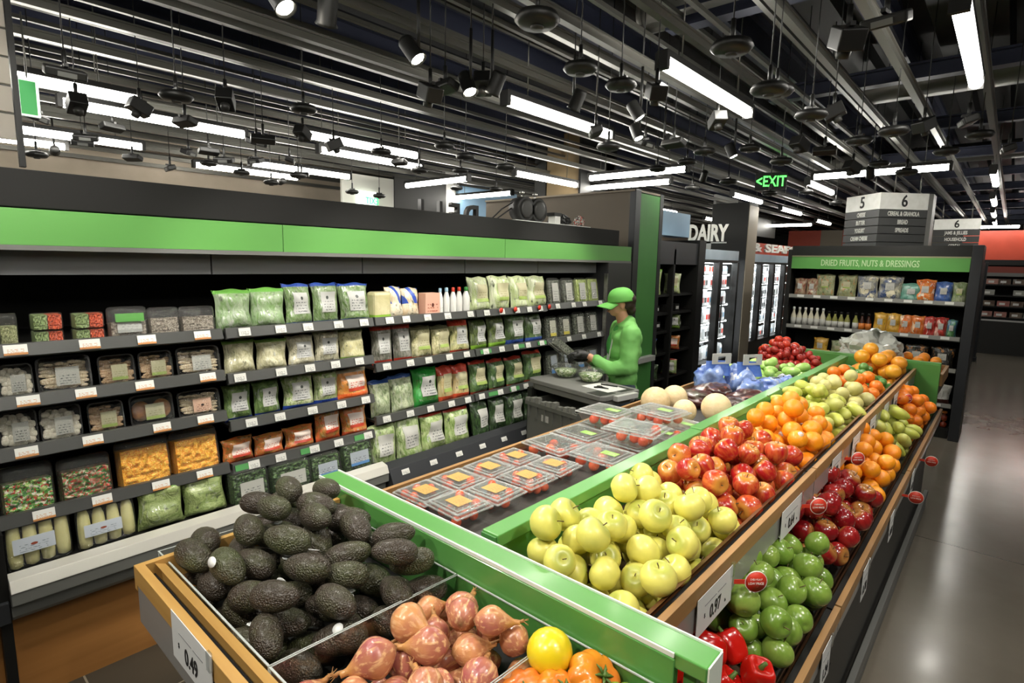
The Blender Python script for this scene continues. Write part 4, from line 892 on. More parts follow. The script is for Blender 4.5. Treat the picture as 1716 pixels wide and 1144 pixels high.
ax = Vector((1, 0, 0))
def gauss_mound(uc, vc, h, su, sv): return lambda u, v: h*exp(-((u-uc)/su)**2-((v-vc)/sv)**2)
FU = Frame((-.918, 0, 1.075), (.388, 0, -.080), (0, 1, 0))      # upper tray: u to the aisle, v away; length .396
FLn = Frame((-.64, 0, .93), (.295, 0, -.155), (0, 1, 0))        # lower tray; length .333
WU, WL = .385, .30
stk = ((.0, .0415, .006), (-pi/2, 0, 0), (1, 1, 1))
ya = [proto('yellow_apple', APP, M_YA, 'apple', STEM, M_STEM)]
heap(FU, (.02, WU), (YN+.08, 1.705), .0405, 74, gauss_mound(.18, 1.34, .07, .17, .36), 11, ya, 'pale yellow apple heaped behind the green cross board', 'yellow apples in the upper bin', orient='up')
ra = [proto('red_apple', APPT, M_RA, 'apple', STEM, M_STEM), proto('red_apple', APP, M_RA, 'apple', STEM, M_STEM), proto('red_apple', APPT, M_RA, 'apple', STEM, M_STEM, ((.036, .0, .008), (0, pi/2, 0), (1, 1, 1)))]
heap(FU, (.02, WU), (1.715, 2.40), .0395, 76, gauss_mound(.18, 2.06, .09, .18, .33), 12, ra, 'red apple streaked with yellow in the heap next to the yellow apples', 'streaked red apples in the upper bin', orient='up')
oo = [proto('orange', ORA, M_OR, 'orange'), proto('orange', ORA, M_OR, 'orange', None, None, ((.0, .038, .004), (-pi/2, 0, 0), (1, 1, 1)))]
oo = [oo[0], oo[0], oo[0], oo[0], oo[1]]
heap(FU, (.02, WU), (2.41, 3.01), .0425, 56, gauss_mound(.18, 2.7, .13, .19, .3), 13, oo, 'large bright orange in the upper heap beyond the red apples', 'large oranges in the upper bin', size=.08)
pe = [proto('pear', PEARM, M_PE, 'pear', STEMP, M_STEM)]
heap(FU, (.02, WU), (3.02, 3.56), .037, 52, gauss_mound(.18, 3.3, .11, .2, .3), 14, pe, 'yellow-green pear with a brown stem in the upper heap beyond the oranges', 'green pears in the upper bin', el=1.3, orient='lie', jit=1.2)
py = [proto('asian_pear', ORA, M_PY, 'pear')]
heap(FU, (.02, WU), (3.56, 3.92), .042, 30, gauss_mound(.18, 3.75, .14, .2, .2), 15, py, 'round pale yellow pear in the upper bin behind the stemmed pears', 'round pale pears in the upper bin', size=.1)
od = [proto('mandarin', ORA, M_OD, 'mandarin')]
heap(FU, (.02, WU), (3.92, 4.3), .041, 32, gauss_mound(.18, 4.1, .13, .2, .2), 16, od, 'deep orange mandarin in the upper bin before the limes', 'mandarins in the upper bin')
li = [proto('lime', SMALL, M_LI, 'lime')]; li[0][0].scale = (.06,)*3
def heap_s(frame, U, V, r, n, mound, seed, pr, label, group, **k):
    pts = drop(U, V, r, n, mound, seed); rr = random.Random(seed)
    for (u, v, w) in pts:
        s = 2*r*rr.uniform(.95, 1.08); dup(pr[0], frame.at(u, v, w), rot=(rr.uniform(0, 6), rr.uniform(0, 6), 0), scale=(s, s*.97, s*(k.get('el', 1)*rr.uniform(.96, 1.06))), label=label, group=group, ch=pr[1])
heap_s(FU, (.02, WU), (4.3, 4.72), .031, 60, gauss_mound(.18, 4.5, .14, .2, .25), 17, li[0], 'small green lime in the upper bin near the far end', 'limes in the upper bin', el=1.15)
gf = [proto('grapefruit', ORA, M_GF, 'grapefruit')]
heap(FU, (.03, WU), (4.72, 5.15), .052, 24, gauss_mound(.18, 4.9, .16, .2, .2), 18, gf, 'big yellow-orange grapefruit at the far end of the upper bins', 'grapefruits at the far end')
for o in C.objects:
    if o.get('group') == 'grapefruits at the far end' and o.location.z > -40: o.scale = (1.32,)*3
# lower tier
pp = [proto('red_bell_pepper', PEP, M_PR, 'bell pepper', PSTEM, M_STG)]
heap(FLn, (.02, WL), (.98, 1.42), .043, 15, gauss_mound(.15, 1.2, .03, .2, .3), 21, pp, 'glossy red bell pepper below the right end of the green cross board', 'red bell peppers', orient='up')
ga = [proto('green_apple', APP, M_GA, 'apple', STEM, M_STEM)]; gs = proto('green_apple', APP, M_GA, 'apple', STEM, M_STEM, ((.0395, .0, .004), (0, pi/2, 0), (1, 1, 1)))
heap(FLn, (.02, WL), (1.43, 2.06), .0375, 52, gauss_mound(.12, 1.75, .04, .2, .4), 22, [ga[0]]*6+[gs], 'bright green apple in the lower bin beside the red discs', 'green apples in the lower bin', orient='up', size=.07)
dr = [proto('dark_red_apple', APP, M_DR, 'apple', STEM, M_STEM)]
heap(FLn, (.02, WL), (2.08, 2.77), .0385, 56, gauss_mound(.12, 2.4, .05, .2, .4), 23, dr, 'dark red apple in the lower bin beyond the green apples', 'dark red apples in the lower bin', orient='up')
heap(FLn, (.02, WL), (2.79, 3.59), .040, 64, gauss_mound(.12, 3.2, .07, .2, .4), 24, [oo[0]], 'medium orange in the lower bin beyond the dark red apples', 'oranges in the lower bin')
yp = [proto('yellow_pear', PEARM, M_PE, 'pear', STEMP, M_STEM)]
heap(FLn, (.02, WL), (3.61, 4.14), .036, 46, gauss_mound(.12, 3.85, .10, .2, .3), 25, yp, 'yellow-green pear in the lower bin beyond the oranges', 'pears in the lower bin', el=1.25, orient='lie', jit=1.2)
heap(FLn, (.02, WL), (4.16, 4.95), .036, 86, gauss_mound(.13, 4.5, .14, .2, .35), 26, od, 'bagged orange mandarin at the far end of the lower bins', 'mandarins at the far end of the lower bins', size=.1)
# near bins
FB = Frame((0, YB0, .99), (1, 0, 0), (0, .477, .04))
av = proto('avocado', AVO, M_AV, 'avocado'); av2 = proto('avocado', AVO, M_AV, 'avocado', None, None, ((.0385, 0, -.01), (0, pi/2, 0), (1, 1, 1)))
av3 = proto('avocado', AVO, M_AV, 'avocado', None, None, ((0, -.0385, -.01), (pi/2, 0, 0), (1, 1.3, 1)))
heap(FB, (-1.558, -.965), (.012, .455), .0365, 74, lambda u, v: .075*exp(-((u+1.33)/.26)**2-((v-.30)/.2)**2), 31, [av, av, av2, av3], 'dark avocado heaped in the left near bin', 'avocados in the near bin', el=1.5, phi=radians(20), orient='lie', jit=.4)
sh = proto('shallot', SHA, M_SH, 'shallot', NECK, M_NECK); sh[1][0].name = 'dry_neck'
heap(FB, (-.950, -.638), (.012, .45), .0345, 40, lambda u, v: .06*exp(-((u+.79)/.2)**2-((v-.27)/.2)**2), 32, [sh], 'coppery pink shallot with a dry neck in the middle near bin', 'shallots in the near bin', orient='lie', jit=2.0, size=.14)
# heirlooms, one by one, in the right near bin
he = proto('heirloom_tomato', HEI, M_HT, 'tomato', CALYX, M_STG)
hs = [(-.600, .745, 1.085, 1.0, (.5, .15, .3), 'orange ribbed heirloom tomato, leftmost, beside the shallots'), (-.545, .775, 1.10, .98, (.45, -.1, 2), 'orange ribbed heirloom tomato in the middle of the near bin'), (-.515, .845, 1.105, 1.12, (.5, .5, 1), 'orange and red ribbed heirloom tomato against the green board'),
      (-.60, .62, 1.06, 1, (.2, .1, 1), 'orange heirloom tomato near the front of the right near bin'), (-.50, .67, 1.06, 1.05, (.3, -.2, 3), 'red-orange heirloom tomato in front of the middle one'), (-.395, .80, 1.07, .9, (0, .5, 1), 'small orange heirloom tomato at the right end of the near bin'),
      (-.55, .52, 1.05, 1, (.1, .2, 2), 'heirloom tomato at the front edge of the bin'), (-.42, .6, 1.05, 1, (.1, .2, 4), 'heirloom tomato at the right front of the near bin')]
for (x, y, z, s, r, l) in hs: dup(he[0], (x, y, z), rot=r, scale=(s, s, s), label=l, ch=he[1])
hg = proto('green_heirloom_tomato', HEI, M_HG, 'tomato', CALYX, M_STG)
dup(hg[0], (-.452, .838, 1.085), rot=(.5, .1, 0), scale=(.95, .95, 1.1), label='green ribbed heirloom tomato right of the orange ones', ch=hg[1])
yt = proto('yellow_tomato', LEMM, M_YT, 'tomato')
dup(yt[0], (-.607, .822, 1.135), rot=(.3, .2, 0), scale=(1.02, 1.02, 1.0), label='smooth bright yellow round fruit on top of the orange heirloom tomatoes', ch=[])
HB = [(-.6, .5, 1.03), (-.45, .5, 1.03), (-.39, .7, 1.04)]

# clear packs of small tomatoes on the flat left tray
ct = proto('cherry_tomato', SMALL, M_CT, 'tomato')
LIDM = MB(); 
for (z, k) in ((0, 1.0), (.05, 1.02), (.12, 1.0), (.2, .84), (.24, .8)): pass
def lid():
    b = MB(); b.rbox(0, 0, .0, .5, .5, .05, .1); b.rbox(0, 0, .12, .42, .42, .08, .1); b.rbox(0, 0, .22, .36, .36, .02, .1); return b.mesh('lid')
def tubm():
    b = MB(); rings = []
    for (z, k) in ((0, .4), (.5, .46), (1, .49)):
        pts = []
        for q, (sx, sy) in enumerate(((1, 1), (-1, 1), (-1, -1), (1, -1))):
            for i in range(4):
                t = pi/2*q+pi/2*i/3; pts.append((sx*(k-.08)+.08*cos(t), sy*(k-.08)+.08*sin(t), z))
        rings.append(pts)
    for r_ in rings: b.v += r_
    for i in range(2):
        for j in range(16): b.f.append((i*16+j, i*16+(j+1) % 16, (i+1)*16+(j+1) % 16, (i+1)*16+j)); b.m.append(0); b.sm.append(False)
    b.f.append(tuple(range(15, -1, -1))); b.m.append(0); b.sm.append(False)
    return b.mesh('tub')
LID, TUBM = lid(), tubm()
def frame_ring(b, k, z0, z1, t_=.022):
    for (x0, x1, y0, y1) in ((-k, k, -k, -k+t_), (-k, k, k-t_, k), (-k, -k+t_, -k+t_, k-t_), (k-t_, k, -k+t_, k-t_)): b.box(x0, x1, y0, y1, z0, z1)
RIMM = MB(); frame_ring(RIMM, .5, -.05, .03); frame_ring(RIMM, .43, .10, .19); frame_ring(RIMM, .36, .22, .26, .012); RIMM = RIMM.mesh('lid_rim')
RIMP = clear('lid_rim_plastic', (.96, .97, .96), .2, .15, bump=.6, bscale=50, painted_sheen=.22)
YL = label('straw_label', 'b8924f', '8a6a34'); GL = label('green_pack_label', '8fc25a', 'e0ecd0')
def tpack(x, y, z, w_, l_, h, rz, lab, yellow, seed, tilt=0):
    t = thing('tomato_pack', lab, 'tomato pack', (x, y, z), 0, 'clear packs of small tomatoes on the left tray'); t.rotation_euler = (0, tilt, rz)
    mo('lid_rim', RIMM, RIMP, t, (0, 0, h*.8), (0, 0, 0), (w_*1.04, l_*1.04, h*.9)); mo('tub', TUBM, CLAM, t, (0, 0, 0), (0, 0, 0), (w_, l_, h*.8)); mo('lid', LID, CLAM, t, (0, 0, h*.8), (0, 0, 0), (w_*1.04, l_*1.04, h*.9))
    if yellow: mo('label', LABM, YL, t, (0, 0, 0), (0, -pi/2, 0), (.02, l_*.42, w_*.42)).location = (w_*.21, 0, h*1.02)
    elif seed % 3 != 2: mo('label', LABM, GL, t, (0, 0, 0), (0, -pi/2, 0), (.02, l_*.22, w_*.3)).location = (w_*.3, 0, h*1.02)
    rr = random.Random(seed); M = t.rotation_euler.to_matrix(); r = .0172 if yellow else .023
    for (u, v, w2) in drop((-w_*.42, w_*.42), (-l_*.42, l_*.42), r, 20 if yellow else 12, lambda a, b: 0, seed, 14):
        if w2+r > h*1.05: continue
        s = 2*r; dup(ct[0], Vector((x, y, z))+M @ Vector((u, v, w2+.002)), rot=(rr.uniform(0, 6), 0, 0), scale=(s, s, s*1.1), label='small red tomato inside a clear pack on the left tray', group='small tomatoes in the clear packs', ch=[])
k = 0
GRIDY = [(1.205, 'nearest'), (1.365, 'second'), (1.535, 'third'), (1.70, 'fourth')]
for (y, n1) in GRIDY:
    for (x, n2) in ((-1.272, 'beside the green rail'), (-1.452, 'beside the outer wood edge')):
        k += 1; tpack(x+rng.uniform(-.008, .008), y+rng.uniform(-.006, .006), 1.035+(x+1.58)*.066+.003, .165, .15, .062, rng.uniform(-.06, .06), '%s tomato pack with a straw yellow label %s' % (n1, n2), True, k)
gp = [(-1.43, 1.93, 0, 'with a green label nearest the case'), (-1.18, 1.92, 0, 'with a green label nearest the rail'), (-1.43, 2.14, 0, 'second from the front on the outer side'), (-1.17, 2.13, 0, 'second from the front by the rail'), (-1.42, 2.36, 0, 'third on the outer side'), (-1.15, 2.34, 0, 'third by the rail'), (-1.42, 2.57, 0, 'fourth on the outer side'), (-1.14, 2.55, 0, 'fourth by the rail'),
      (-1.40, 2.30, .082, 'lying on top of the others on the outer side'), (-1.13, 2.10, .082, 'lying on top beside the rail with large red tomatoes'), (-1.20, 2.44, .082, 'lying on top at the far side near the melons')]
for i, (x, y, dz, l) in enumerate(gp):
    tpack(x, y, 1.035+(x+1.58)*.066+.003+dz, .23, .19, .07, rng.uniform(-.12, .12), 'large clear tomato pack '+l, False, 50+i, 0)
# melons, dark bags, blue bags, green vegetables, roots, small red vegetables
me_ = proto('melon', MEL, M_ME, 'melon')
for (x, y, s, l) in ((-1.43, 2.86, 1.05, 'largest pale melon, leftmost of the heap'), (-1.40, 3.04, .95, 'pale melon behind the largest one'), (-1.23, 2.80, .8, 'small pale melon in the middle of the row'), (-1.10, 2.90, 1.0, 'pale melon nearest the green rail')):
    dup(me_[0], (x, y, 1.045+.077*s+(x+1.58)*.066), rot=(.3+x, y, 0), scale=(s, s, s), label=l+', beyond the tomato packs', ch=[])
def crumple(name, lab, cat, x, y, z, sx, sy, sz, mat, seed, parts=(), amp=.25, sub=4):
    bm = bmesh.new(); bmesh.ops.create_icosphere(bm, subdivisions=sub, radius=1)
    for v in bm.verts:
        n = v.co.normalized(); q = noise.noise(n*1.7+Vector((seed, 0, 0)))*1.2+noise.noise(n*5+Vector((0, seed, 0)))*.6+abs(noise.noise(n*9+Vector((0, 0, seed))))*.5
        v.co = n*(1+amp*q); v.co.z = max(v.co.z, -.72)
        v.co = Vector((v.co.x*sx, v.co.y*sy, (v.co.z+.72)*sz))
    me = bpy.data.meshes.new(name); bm.to_mesh(me); bm.free()
    for p_ in me.polygons: p_.use_smooth = seed % 2 == 0
    t = thing(name, lab, cat, (x, y, z)); mo('bag', me, mat, t); return t
DBAG = bag('dark_grape_bag', '4a1f1a', '2b1210', 40, c3='6e3a2e'); 
for i, (x, y, l) in enumerate(((-1.38, 3.28, 'left'), (-1.14, 3.22, 'middle'), (-1.12, 3.48, 'right'), (-1.36, 3.52, 'rear left'))):
    crumple('grape_bag', '%s dark reddish brown bag beyond the melons' % l, 'bag', x, y, 1.05, .13, .12, .055, DBAG, i*2)
tm = MB().grid(12, 10, lambda u, v: (.008*sin(9*u)+.03*(1-v), (u-.5)*(1-.12*v), v)).mesh('bag_print'); hm = MB().box(-.004, .004, -.35, .35, .0, .12).box(-.004, .004, -.35, -.15, .12, .5).box(-.004, .004, .15, .35, .12, .5).box(-.004, .004, -.35, .35, .5, .7).mesh('bag_handle')
BLUEP = plain('blue_print', '3f63b4', .35, c2='5b7cc4', scale=5); BLUEW = bag('blueberry_bag', '8ba4d6', '4c68b0', 30, c3='c8cfdd')
for i, (x, y, s, l) in enumerate(((-1.46, 3.70, 1.0, 'standing blue and white bag with a grey handle, left one'), (-1.30, 3.82, 1.0, 'standing blue and white bag with a grey handle, right one'))):
    t = crumple('blue_bag', l+', beyond the dark bags', 'bag', x, y, 1.05, .10, .10, .11, BLUEW, i*2+6)
    mo('bag_print', tm, BLUEP, t, (.04, 0, .12), (0, 0, -.6), (1, .19, .10)); mo('bag_handle', hm, LGREY, t, (.07, 0, .20), (0, 0, -.6), (1, .2, .10))
for i, (x, y, l) in enumerate(((-1.16, 3.62, 'front'), (-1.10, 3.80, 'middle'), (-1.05, 3.95, 'rear'))):
    t = crumple('blue_bag', 'small crumpled blue and white bag lying by the green rail, %s one' % l, 'bag', x, y, 1.06, .08, .09, .075, BLUEW, i*2+12)
    mo('bag_handle', hm, BLACK, t, (.03, 0, .10), (0, -.8, -.6), (1, .12, .05))
ch = proto('light_green_vegetable', PEARM, M_CH, 'vegetable')
FLt = Frame((-1.58, 0, 1.035), (.6, 0, .04), (0, 1, 0))
heap(FLt, (.05, .58), (3.92, 4.5), .043, 42, gauss_mound(.3, 4.2, .1, .3, .3), 41, [ch], 'light green knobbly vegetable on the left tray beyond the blue bags', 'light green vegetables', el=1.3, orient='lie', jit=1.5, size=.15)
gi = proto('brown_root', AVO, M_GI, 'root')
heap(FLt, (.1, .58), (4.5, 4.72), .028, 22, gauss_mound(.3, 4.6, .1, .3, .2), 42, [gi], 'brown knobbly root between the green and red vegetables', 'brown roots', el=1.5, orient='lie', jit=1.2)
rs = proto('small_red_vegetable', SMALL, M_RO, 'vegetable')
heap_s(FLt, (.02, .59), (4.72, 5.18), .028, 150, gauss_mound(.25, 4.95, .24, .25, .25), 43, rs, 'small dark red vegetable in the heap at the far left end', 'small red vegetables', el=1.25)
rt_ = proto('red_tomato', SMALL, M_RT, 'tomato')
for i, (x, y, z) in enumerate(((-1.40, 4.96, 1.30), (-1.33, 4.92, 1.27), (-1.46, 5.02, 1.26), (-1.36, 5.03, 1.29), (-1.50, 4.95, 1.22), (-1.28, 5.0, 1.25), (-1.42, 5.09, 1.27), (-1.55, 5.05, 1.19), (-1.31, 5.1, 1.24))):
    dup(rt_[0], (x, y, z), scale=(.072, .072, .064), label='larger bright red tomato on top of the small red vegetables', group='red tomatoes on the far left heap', ch=[])
# far end bins of the island
FE = Frame((-1.58, YF+.07, 1.03), (1, 0, 0), (0, 1, 0))
heap(FE, (.1, .62), (.02, .5), .038, 44, lambda u, v: .04, 51, od, 'orange mandarin in the far end bin at the left', 'mandarins in the far end bin')
heap(FE, (.84, 1.24), (.02, .5), .038, 46, lambda u, v: .05, 52, [oo[0]], 'orange in the far end bin behind the green board', 'oranges in the far end bin')
t = crumple('plastic_bag_heap', 'big heap of crumpled clear plastic bags at the far end of the display', 'plastic bags', -.84, YF+.24, 1.06, .24, .17, .18, bag('clear_crumpled_film', 'b9bcb4', 'd7dad2', 12, rough=.15), 3, amp=.35)
RN = bag('red_net_bag', 'a8483c', 'c88a80', 40, c3='7a2c24')
for i, (x, y, l) in enumerate(((-.62, 5.1, 'left'), (-.58, 5.32, 'rear'))): crumple('onion_net', 'small red net bag at the far right corner of the display, %s one' % l, 'net bag', x, y, 1.10 if i else 1.14, .08, .09, .06, RN, i*2+30)
CN = plain('cardboard', '8a6f52', .7)

# ------------------------------------------------------------------ price cards and red round tags
PINK = label('price_card_paper', 'd9dad8', 'd9dad8'); REDT = plain('red_tag', 'cc3a26', .45)
TRIM = plain('tag_white_edge', 'e6ddd2', .5)
def card(x, y, z, face, price, lab, w_=.105, h=.125):
    t = thing('price_card', lab, 'price card', (x, y, z), 0 if face == 'y' else pi/2, 'white price cards hanging on the wood edges')
    build('card', MB().box(-w_/2, w_/2, -.0015, .0, -h, 0), PINK, t); build('card_clip', MB().box(w_/2-.012, w_/2+.004, -.006, 0, -.03, .008), clear('clip_plastic', (.9, .92, .92), .3, .2), t)
    mo('price_writing', text_mesh(price, .05, .0004, .0008, .8), INK, t, (.0, -.0022, -h+.034), (pi/2, 0, 0)); mo('currency_sign', text_mesh('$', .016, .0004, 0, .8), INK, t, (-.066, -.0022, -h+.042), (pi/2, 0, 0))
    mo('unit_writing', text_mesh('each' if face == 'y' else 'lb', .013, .0004, 0, .8), INK, t, (.066, -.0022, -h+.022), (pi/2, 0, 0))
    b = MB().box(-w_*.3, w_*.02, -.002, -.001, -h*.34, -h*.31).box(w_*.06, w_*.3, -.002, -.001, -h*.34, -h*.31); build('small_print', b, plain('grey_print', '8a8c8c', .6), t)
    return t
def round_tag(x, y, z, rz, lab, r=.028):
    t = thing('round_tag', lab, 'sale tag', (x, y, z), rz, 'red round tags sticking out from the price strips')
    build('disc', MB().lathe([(.0001, -.001), (r, -.001), (r, .001), (.0001, .001)], 24).xf(Matrix.Rotation(pi/2, 4, 'X')), REDT, t); build('edge_ring', MB().lathe([(r, -.0012), (r*1.06, -.0012), (r*1.06, .0012), (r, .0012)], 24, caps=False).xf(Matrix.Rotation(pi/2, 4, 'X')), TRIM, t)
    build('arm', MB().box(-r-.03, -r+.004, -.001, .001, -.006, .006), REDT, t)
    mo('tag_writing', text_mesh('EVERYDAY', .0072, .0003, 0, .9), TRIM, t, (0, -.0014, .006), (pi/2, 0, 0)); mo('tag_writing', text_mesh('LOW PRICE', .0088, .0003, .0001, .9), TRIM, t, (0, -.0014, -.005), (pi/2, 0, 0))
    return t
card(-1.135, .350, 1.168, 'y', '0.49', 'white card reading $0.49 on the near wood edge below the avocados', .21, .105)
round_tag(-1.03, .335, 1.05, .0, 'red round tag below the $0.49 card at the bottom edge', .032)
for (y, pr, l) in ((1.315, '0.97', 'white card reading $0.97 beside the yellow apples'), (1.96, '0.64', 'white card reading $0.64 beside the streaked red apples'), (2.60, '0.89', 'white card beside the large oranges'), (3.0, '1.24', 'white card below the green pears'), (3.42, '0.78', 'white card below the round pale pears'), (3.84, '0.50', 'white card below the upper mandarins'), (4.2, '0.33', 'white card below the limes'), (4.65, '0.99', 'white card near the far green board')):
    card(-.467, y, 1.125, 'x', pr, l+', on the upper wood edge', .22 if y < 2.2 else .16, .10)
for (y, l) in ((1.455, 'nearest red round tag sticking out over the green apples'), (2.09, 'red round tag over the dark red apples'), (2.75, 'red round tag over the lower yellow-green pears'), (4.3, 'red round tag in front of the far green board')):
    round_tag(-.415, y, 1.085, .75, l)
for (y, pr, l) in ((1.0, '0.97', 'nearest'), (1.72, '1.24', 'second'), (2.3, '0.78', 'third'), (2.9, '0.88', 'fourth'), (3.6, '0.68', 'farthest')):
    card(-.284, y, .83, 'x', pr, '%s white card on the lower wood edge facing the aisle' % l, .105, .12)
for (y, l) in ((2.72, 'nearest red round tag sticking out over the aisle floor'), (3.42, 'farther red round tag sticking out over the aisle floor')): round_tag(-.235, y+.55, .80, .2, l, .03)

# ------------------------------------------------------------------ cart and tote
cart = thing('utility_cart', 'grey plastic utility cart in front of the case beside the worker', 'cart', (-2.36, 3.50, 0), radians(-10))
PL = plain('cart_plastic', '7a7a76', .5, c2='6d6d69', scale=4)
b = MB().rbox(0, 0, .975, .40, .21, .018, .05).rbox(0, 0, .94, .38, .19, .03, .05); build('cart_top', b, PL, cart, bevel=.006)
build('cart_tray_dent', MB().box(.24, .37, -.2, -.04, .9935, .995).box(.24, .37, .02, .16, .9935, .995), DGREY, cart)
for sx in (-.36, .36):
    for sy in (-.19, .19): lg_ = build('leg', MB().box(sx-.025, sx+.025, sy-.025, sy+.025, .1, .92), BLACK, cart); build('wheel', MB().tube([(sx-.015, sy, .05), (sx+.015, sy, .05)], .05, 14), BLACK, lg_)
build('lower_shelf', MB().rbox(0, 0, .36, .4, .23, .02, .05), PL, cart)
build('tag_holder', MB().box(.40, .44, -.1, .12, .955, .99), LGREY, cart)
tote = thing('tote_crate', 'grey plastic tote crate with a rugged open lid standing under the cart top', 'crate', (-2.44, 3.44, .40), radians(-10)); TT = plain('tote_plastic', '5f605a', .5)
b = MB()
for (x0, x1, y0, y1) in ((-.27, .27, -.18, -.165), (-.27, .27, .165, .18), (-.27, -.255, -.165, .165), (.255, .27, -.165, .165)): b.box(x0, x1, y0, y1, 0, .44)
b.box(-.27, .27, -.18, .18, 0, .015); build('crate_body', b, TT, tote, bevel=.004)
b = MB()
for q in range(6): b.box(.27, .28, -.16+.058*q, -.145+.058*q, .04, .38); b.box(-.25+.09*q, -.235+.09*q, -.19, -.18, .3, .44)
b.box(-.28, .28, -.195, -.18, .40, .43).box(-.28, .28, .18, .195, .40, .43); build('crate_ribs', b, TT, tote)
b = MB()
for q in range(9): b.box(-.27+.06*q, -.235+.06*q, -.20, -.165+.012*(q % 2), .43, .455+.01*(q % 3))
build('lid_teeth', b, plain('tote_lid', '7d7e77', .5), tote); mo('crate_label', LABM, LP, tote, (-.06, -.182, .30), (0, 0, -pi/2), (.01, .08, .05))
CB = Matrix.Translation(cart.location) @ Matrix.Rotation(radians(-10), 4, 'Z')
for (dx, dy, l) in ((-.25, .07, 'left clear salad bowl with a lid on the grey cart'), (-.01, .10, 'right clear salad bowl with a lid on the grey cart')):
    p_ = CB @ Vector((dx, dy, .994)); t = thing('salad_bowl', l, 'bowl', p_, 0)
    build('bowl', MB().lathe([(.06, 0), (.075, .012), (.098, .055), (.108, .075)], 24, caps=False), CLAM, t); build('bowl_rim', MB().lathe([(.100, .072), (.118, .074), (.118, .079), (.10, .084)], 24, caps=False), clear('rim_plastic', (.9, .93, .9), .4, .15), t); build('bowl_lid', MB().lathe([(.116, .08), (.09, .10), (.06, .107), (.001, .108)], 24), CLAM, t)
    build('salad', MB().lathe([(.001, .004), (.06, .006), (.092, .05), (.09, .062), (.04, .07), (.001, .071)], 18), mottled('pale_salad', ['8fa86a', 'c9d6ac', '5f7f48', 'dfe4cf'], 30), t)
p_ = CB @ Vector((.20, .02, .994)); t = thing('paper_sheet', 'white sheet of paper lying on the grey cart', 'paper', p_, radians(-10)); build('sheet', MB().box(-.13, .13, -.10, .10, 0, .003), WHITE, t)
p2 = p_+Vector((-.03, -.05, .004)); tag(build('scissors', MB().lathe([(.014, 0), (.02, 0), (.02, .006), (.014, .006)], 12).tube([(.018, 0, .004), (.09, .02, .004)], .004, 5).lathe([(.014, 0), (.02, 0), (.02, .006), (.014, .006)], 12, o=(0, .04, 0)).tube([(.018, .04, .004), (.09, .015, .005)], .004, 5), BLACK), 'black-handled scissors lying on the paper sheet', 'scissors').location = p2
tag(build('pen', MB().tube([(-.06, .0, .005), (.07, .015, .005)], .005, 8), BLACK), 'dark pen lying on the far side of the paper sheet', 'pen').location = p_+Vector((.0, .06, .004))

# ------------------------------------------------------------------ the worker
PX, PY = -2.30, 3.98
def capsules(name, chains, mat, parent, vox, sm=8):
    """tapered limbs given as [(point, radius), ...] chains grown into one continuous surface"""
    b = MB()
    for chn in chains:
        if len(chn) == 1 or isinstance(chn[0][1], tuple):
            for (p_, r) in chn: b.ball(p_, 1, 12, 16, 0, r if isinstance(r, tuple) else (r, r, r))
        else:
            pts = []; rs = []
            for (a, ra_), (c_, rc) in zip(chn, chn[1:]):
                a, c_ = Vector(a), Vector(c_); n_ = 4
                for i in range(n_): pts.append(a.lerp(c_, i/n_)); rs.append(ra_+(rc-ra_)*i/n_)
            pts.append(Vector(chn[-1][0])); rs.append(chn[-1][1])
            b.tube(pts, rs, 14)
            for (p_, r) in chn: b.ball(p_, r, 10, 14)
    o = build(name, b, mat, parent); r_ = o.modifiers.new('remesh', 'REMESH'); r_.mode = 'VOXEL'; r_.voxel_size = vox; r_.use_smooth_shade = True
    s_ = o.modifiers.new('smooth', 'SMOOTH'); s_.iterations = sm; s_.factor = .5; return o
# local frame: +X is the way the person faces, +Y their left, origin between the feet
FACEA = radians(226)
per = thing('person', 'person in green cap and green jacket standing at the cart, holding a dark herb pack', 'person', (PX, PY, 0), FACEA)
SKIN = plain('skin', 'c99a7c', .5, c2='bb8768', scale=12); HAIR = plain('dark_hair', '2c1d14', .6); PGRN = plain('green_jacket', '7cbc66', .65, c2='6aae56', scale=7, bump=.25); TEE = plain('green_tee', '3f9440', .7); JEAN = plain('blue_jeans', '3f4c5c', .8, c2='2f3a48', scale=30); GLV = plain('black_glove', '1a1a19', .5)
H0 = 1.70
neck = (.0, 0, 1.42); head = (.055, 0, 1.575)
def hand(sx, wr, palm, dirv, up):
    """palm and five curled fingers from the wrist"""
    w_ = Vector(wr); p_ = Vector(palm); d = Vector(dirv).normalized(); u = Vector(up).normalized(); s_ = d.cross(u)
    chains = [[(w_, .024), (p_-d*.02, .030), (p_+d*.02, .028)], [(p_+s_*.02, .022), (p_-s_*.02, .022)]]
    for i, (off, ln) in enumerate(((-.030, .058), (-.010, .068), (.011, .063), (.030, .05))):
        a = p_+d*.03+s_*off; b_ = a+d*ln*.55-u*.006; c_ = b_+d*ln*.3-u*ln*.35; e_ = c_-u*ln*.22-d*ln*.08; chains.append([(a, .0105), (b_, .0095), (c_, .0085), (e_, .0075)])
    a = p_-s_*.032*sx-d*.012; chains.append([(a, .0125), (a-s_*.022*sx+d*.018-u*.008, .0105), (a-s_*.02*sx+d*.045-u*.02, .009)])
    return chains
WL_, PL_ = (.30, .07, 1.17), (.37, .045, 1.18)     # left hand
WR_, PR_ = (.28, -.10, 1.12), (.35, -.06, 1.13)    # right hand
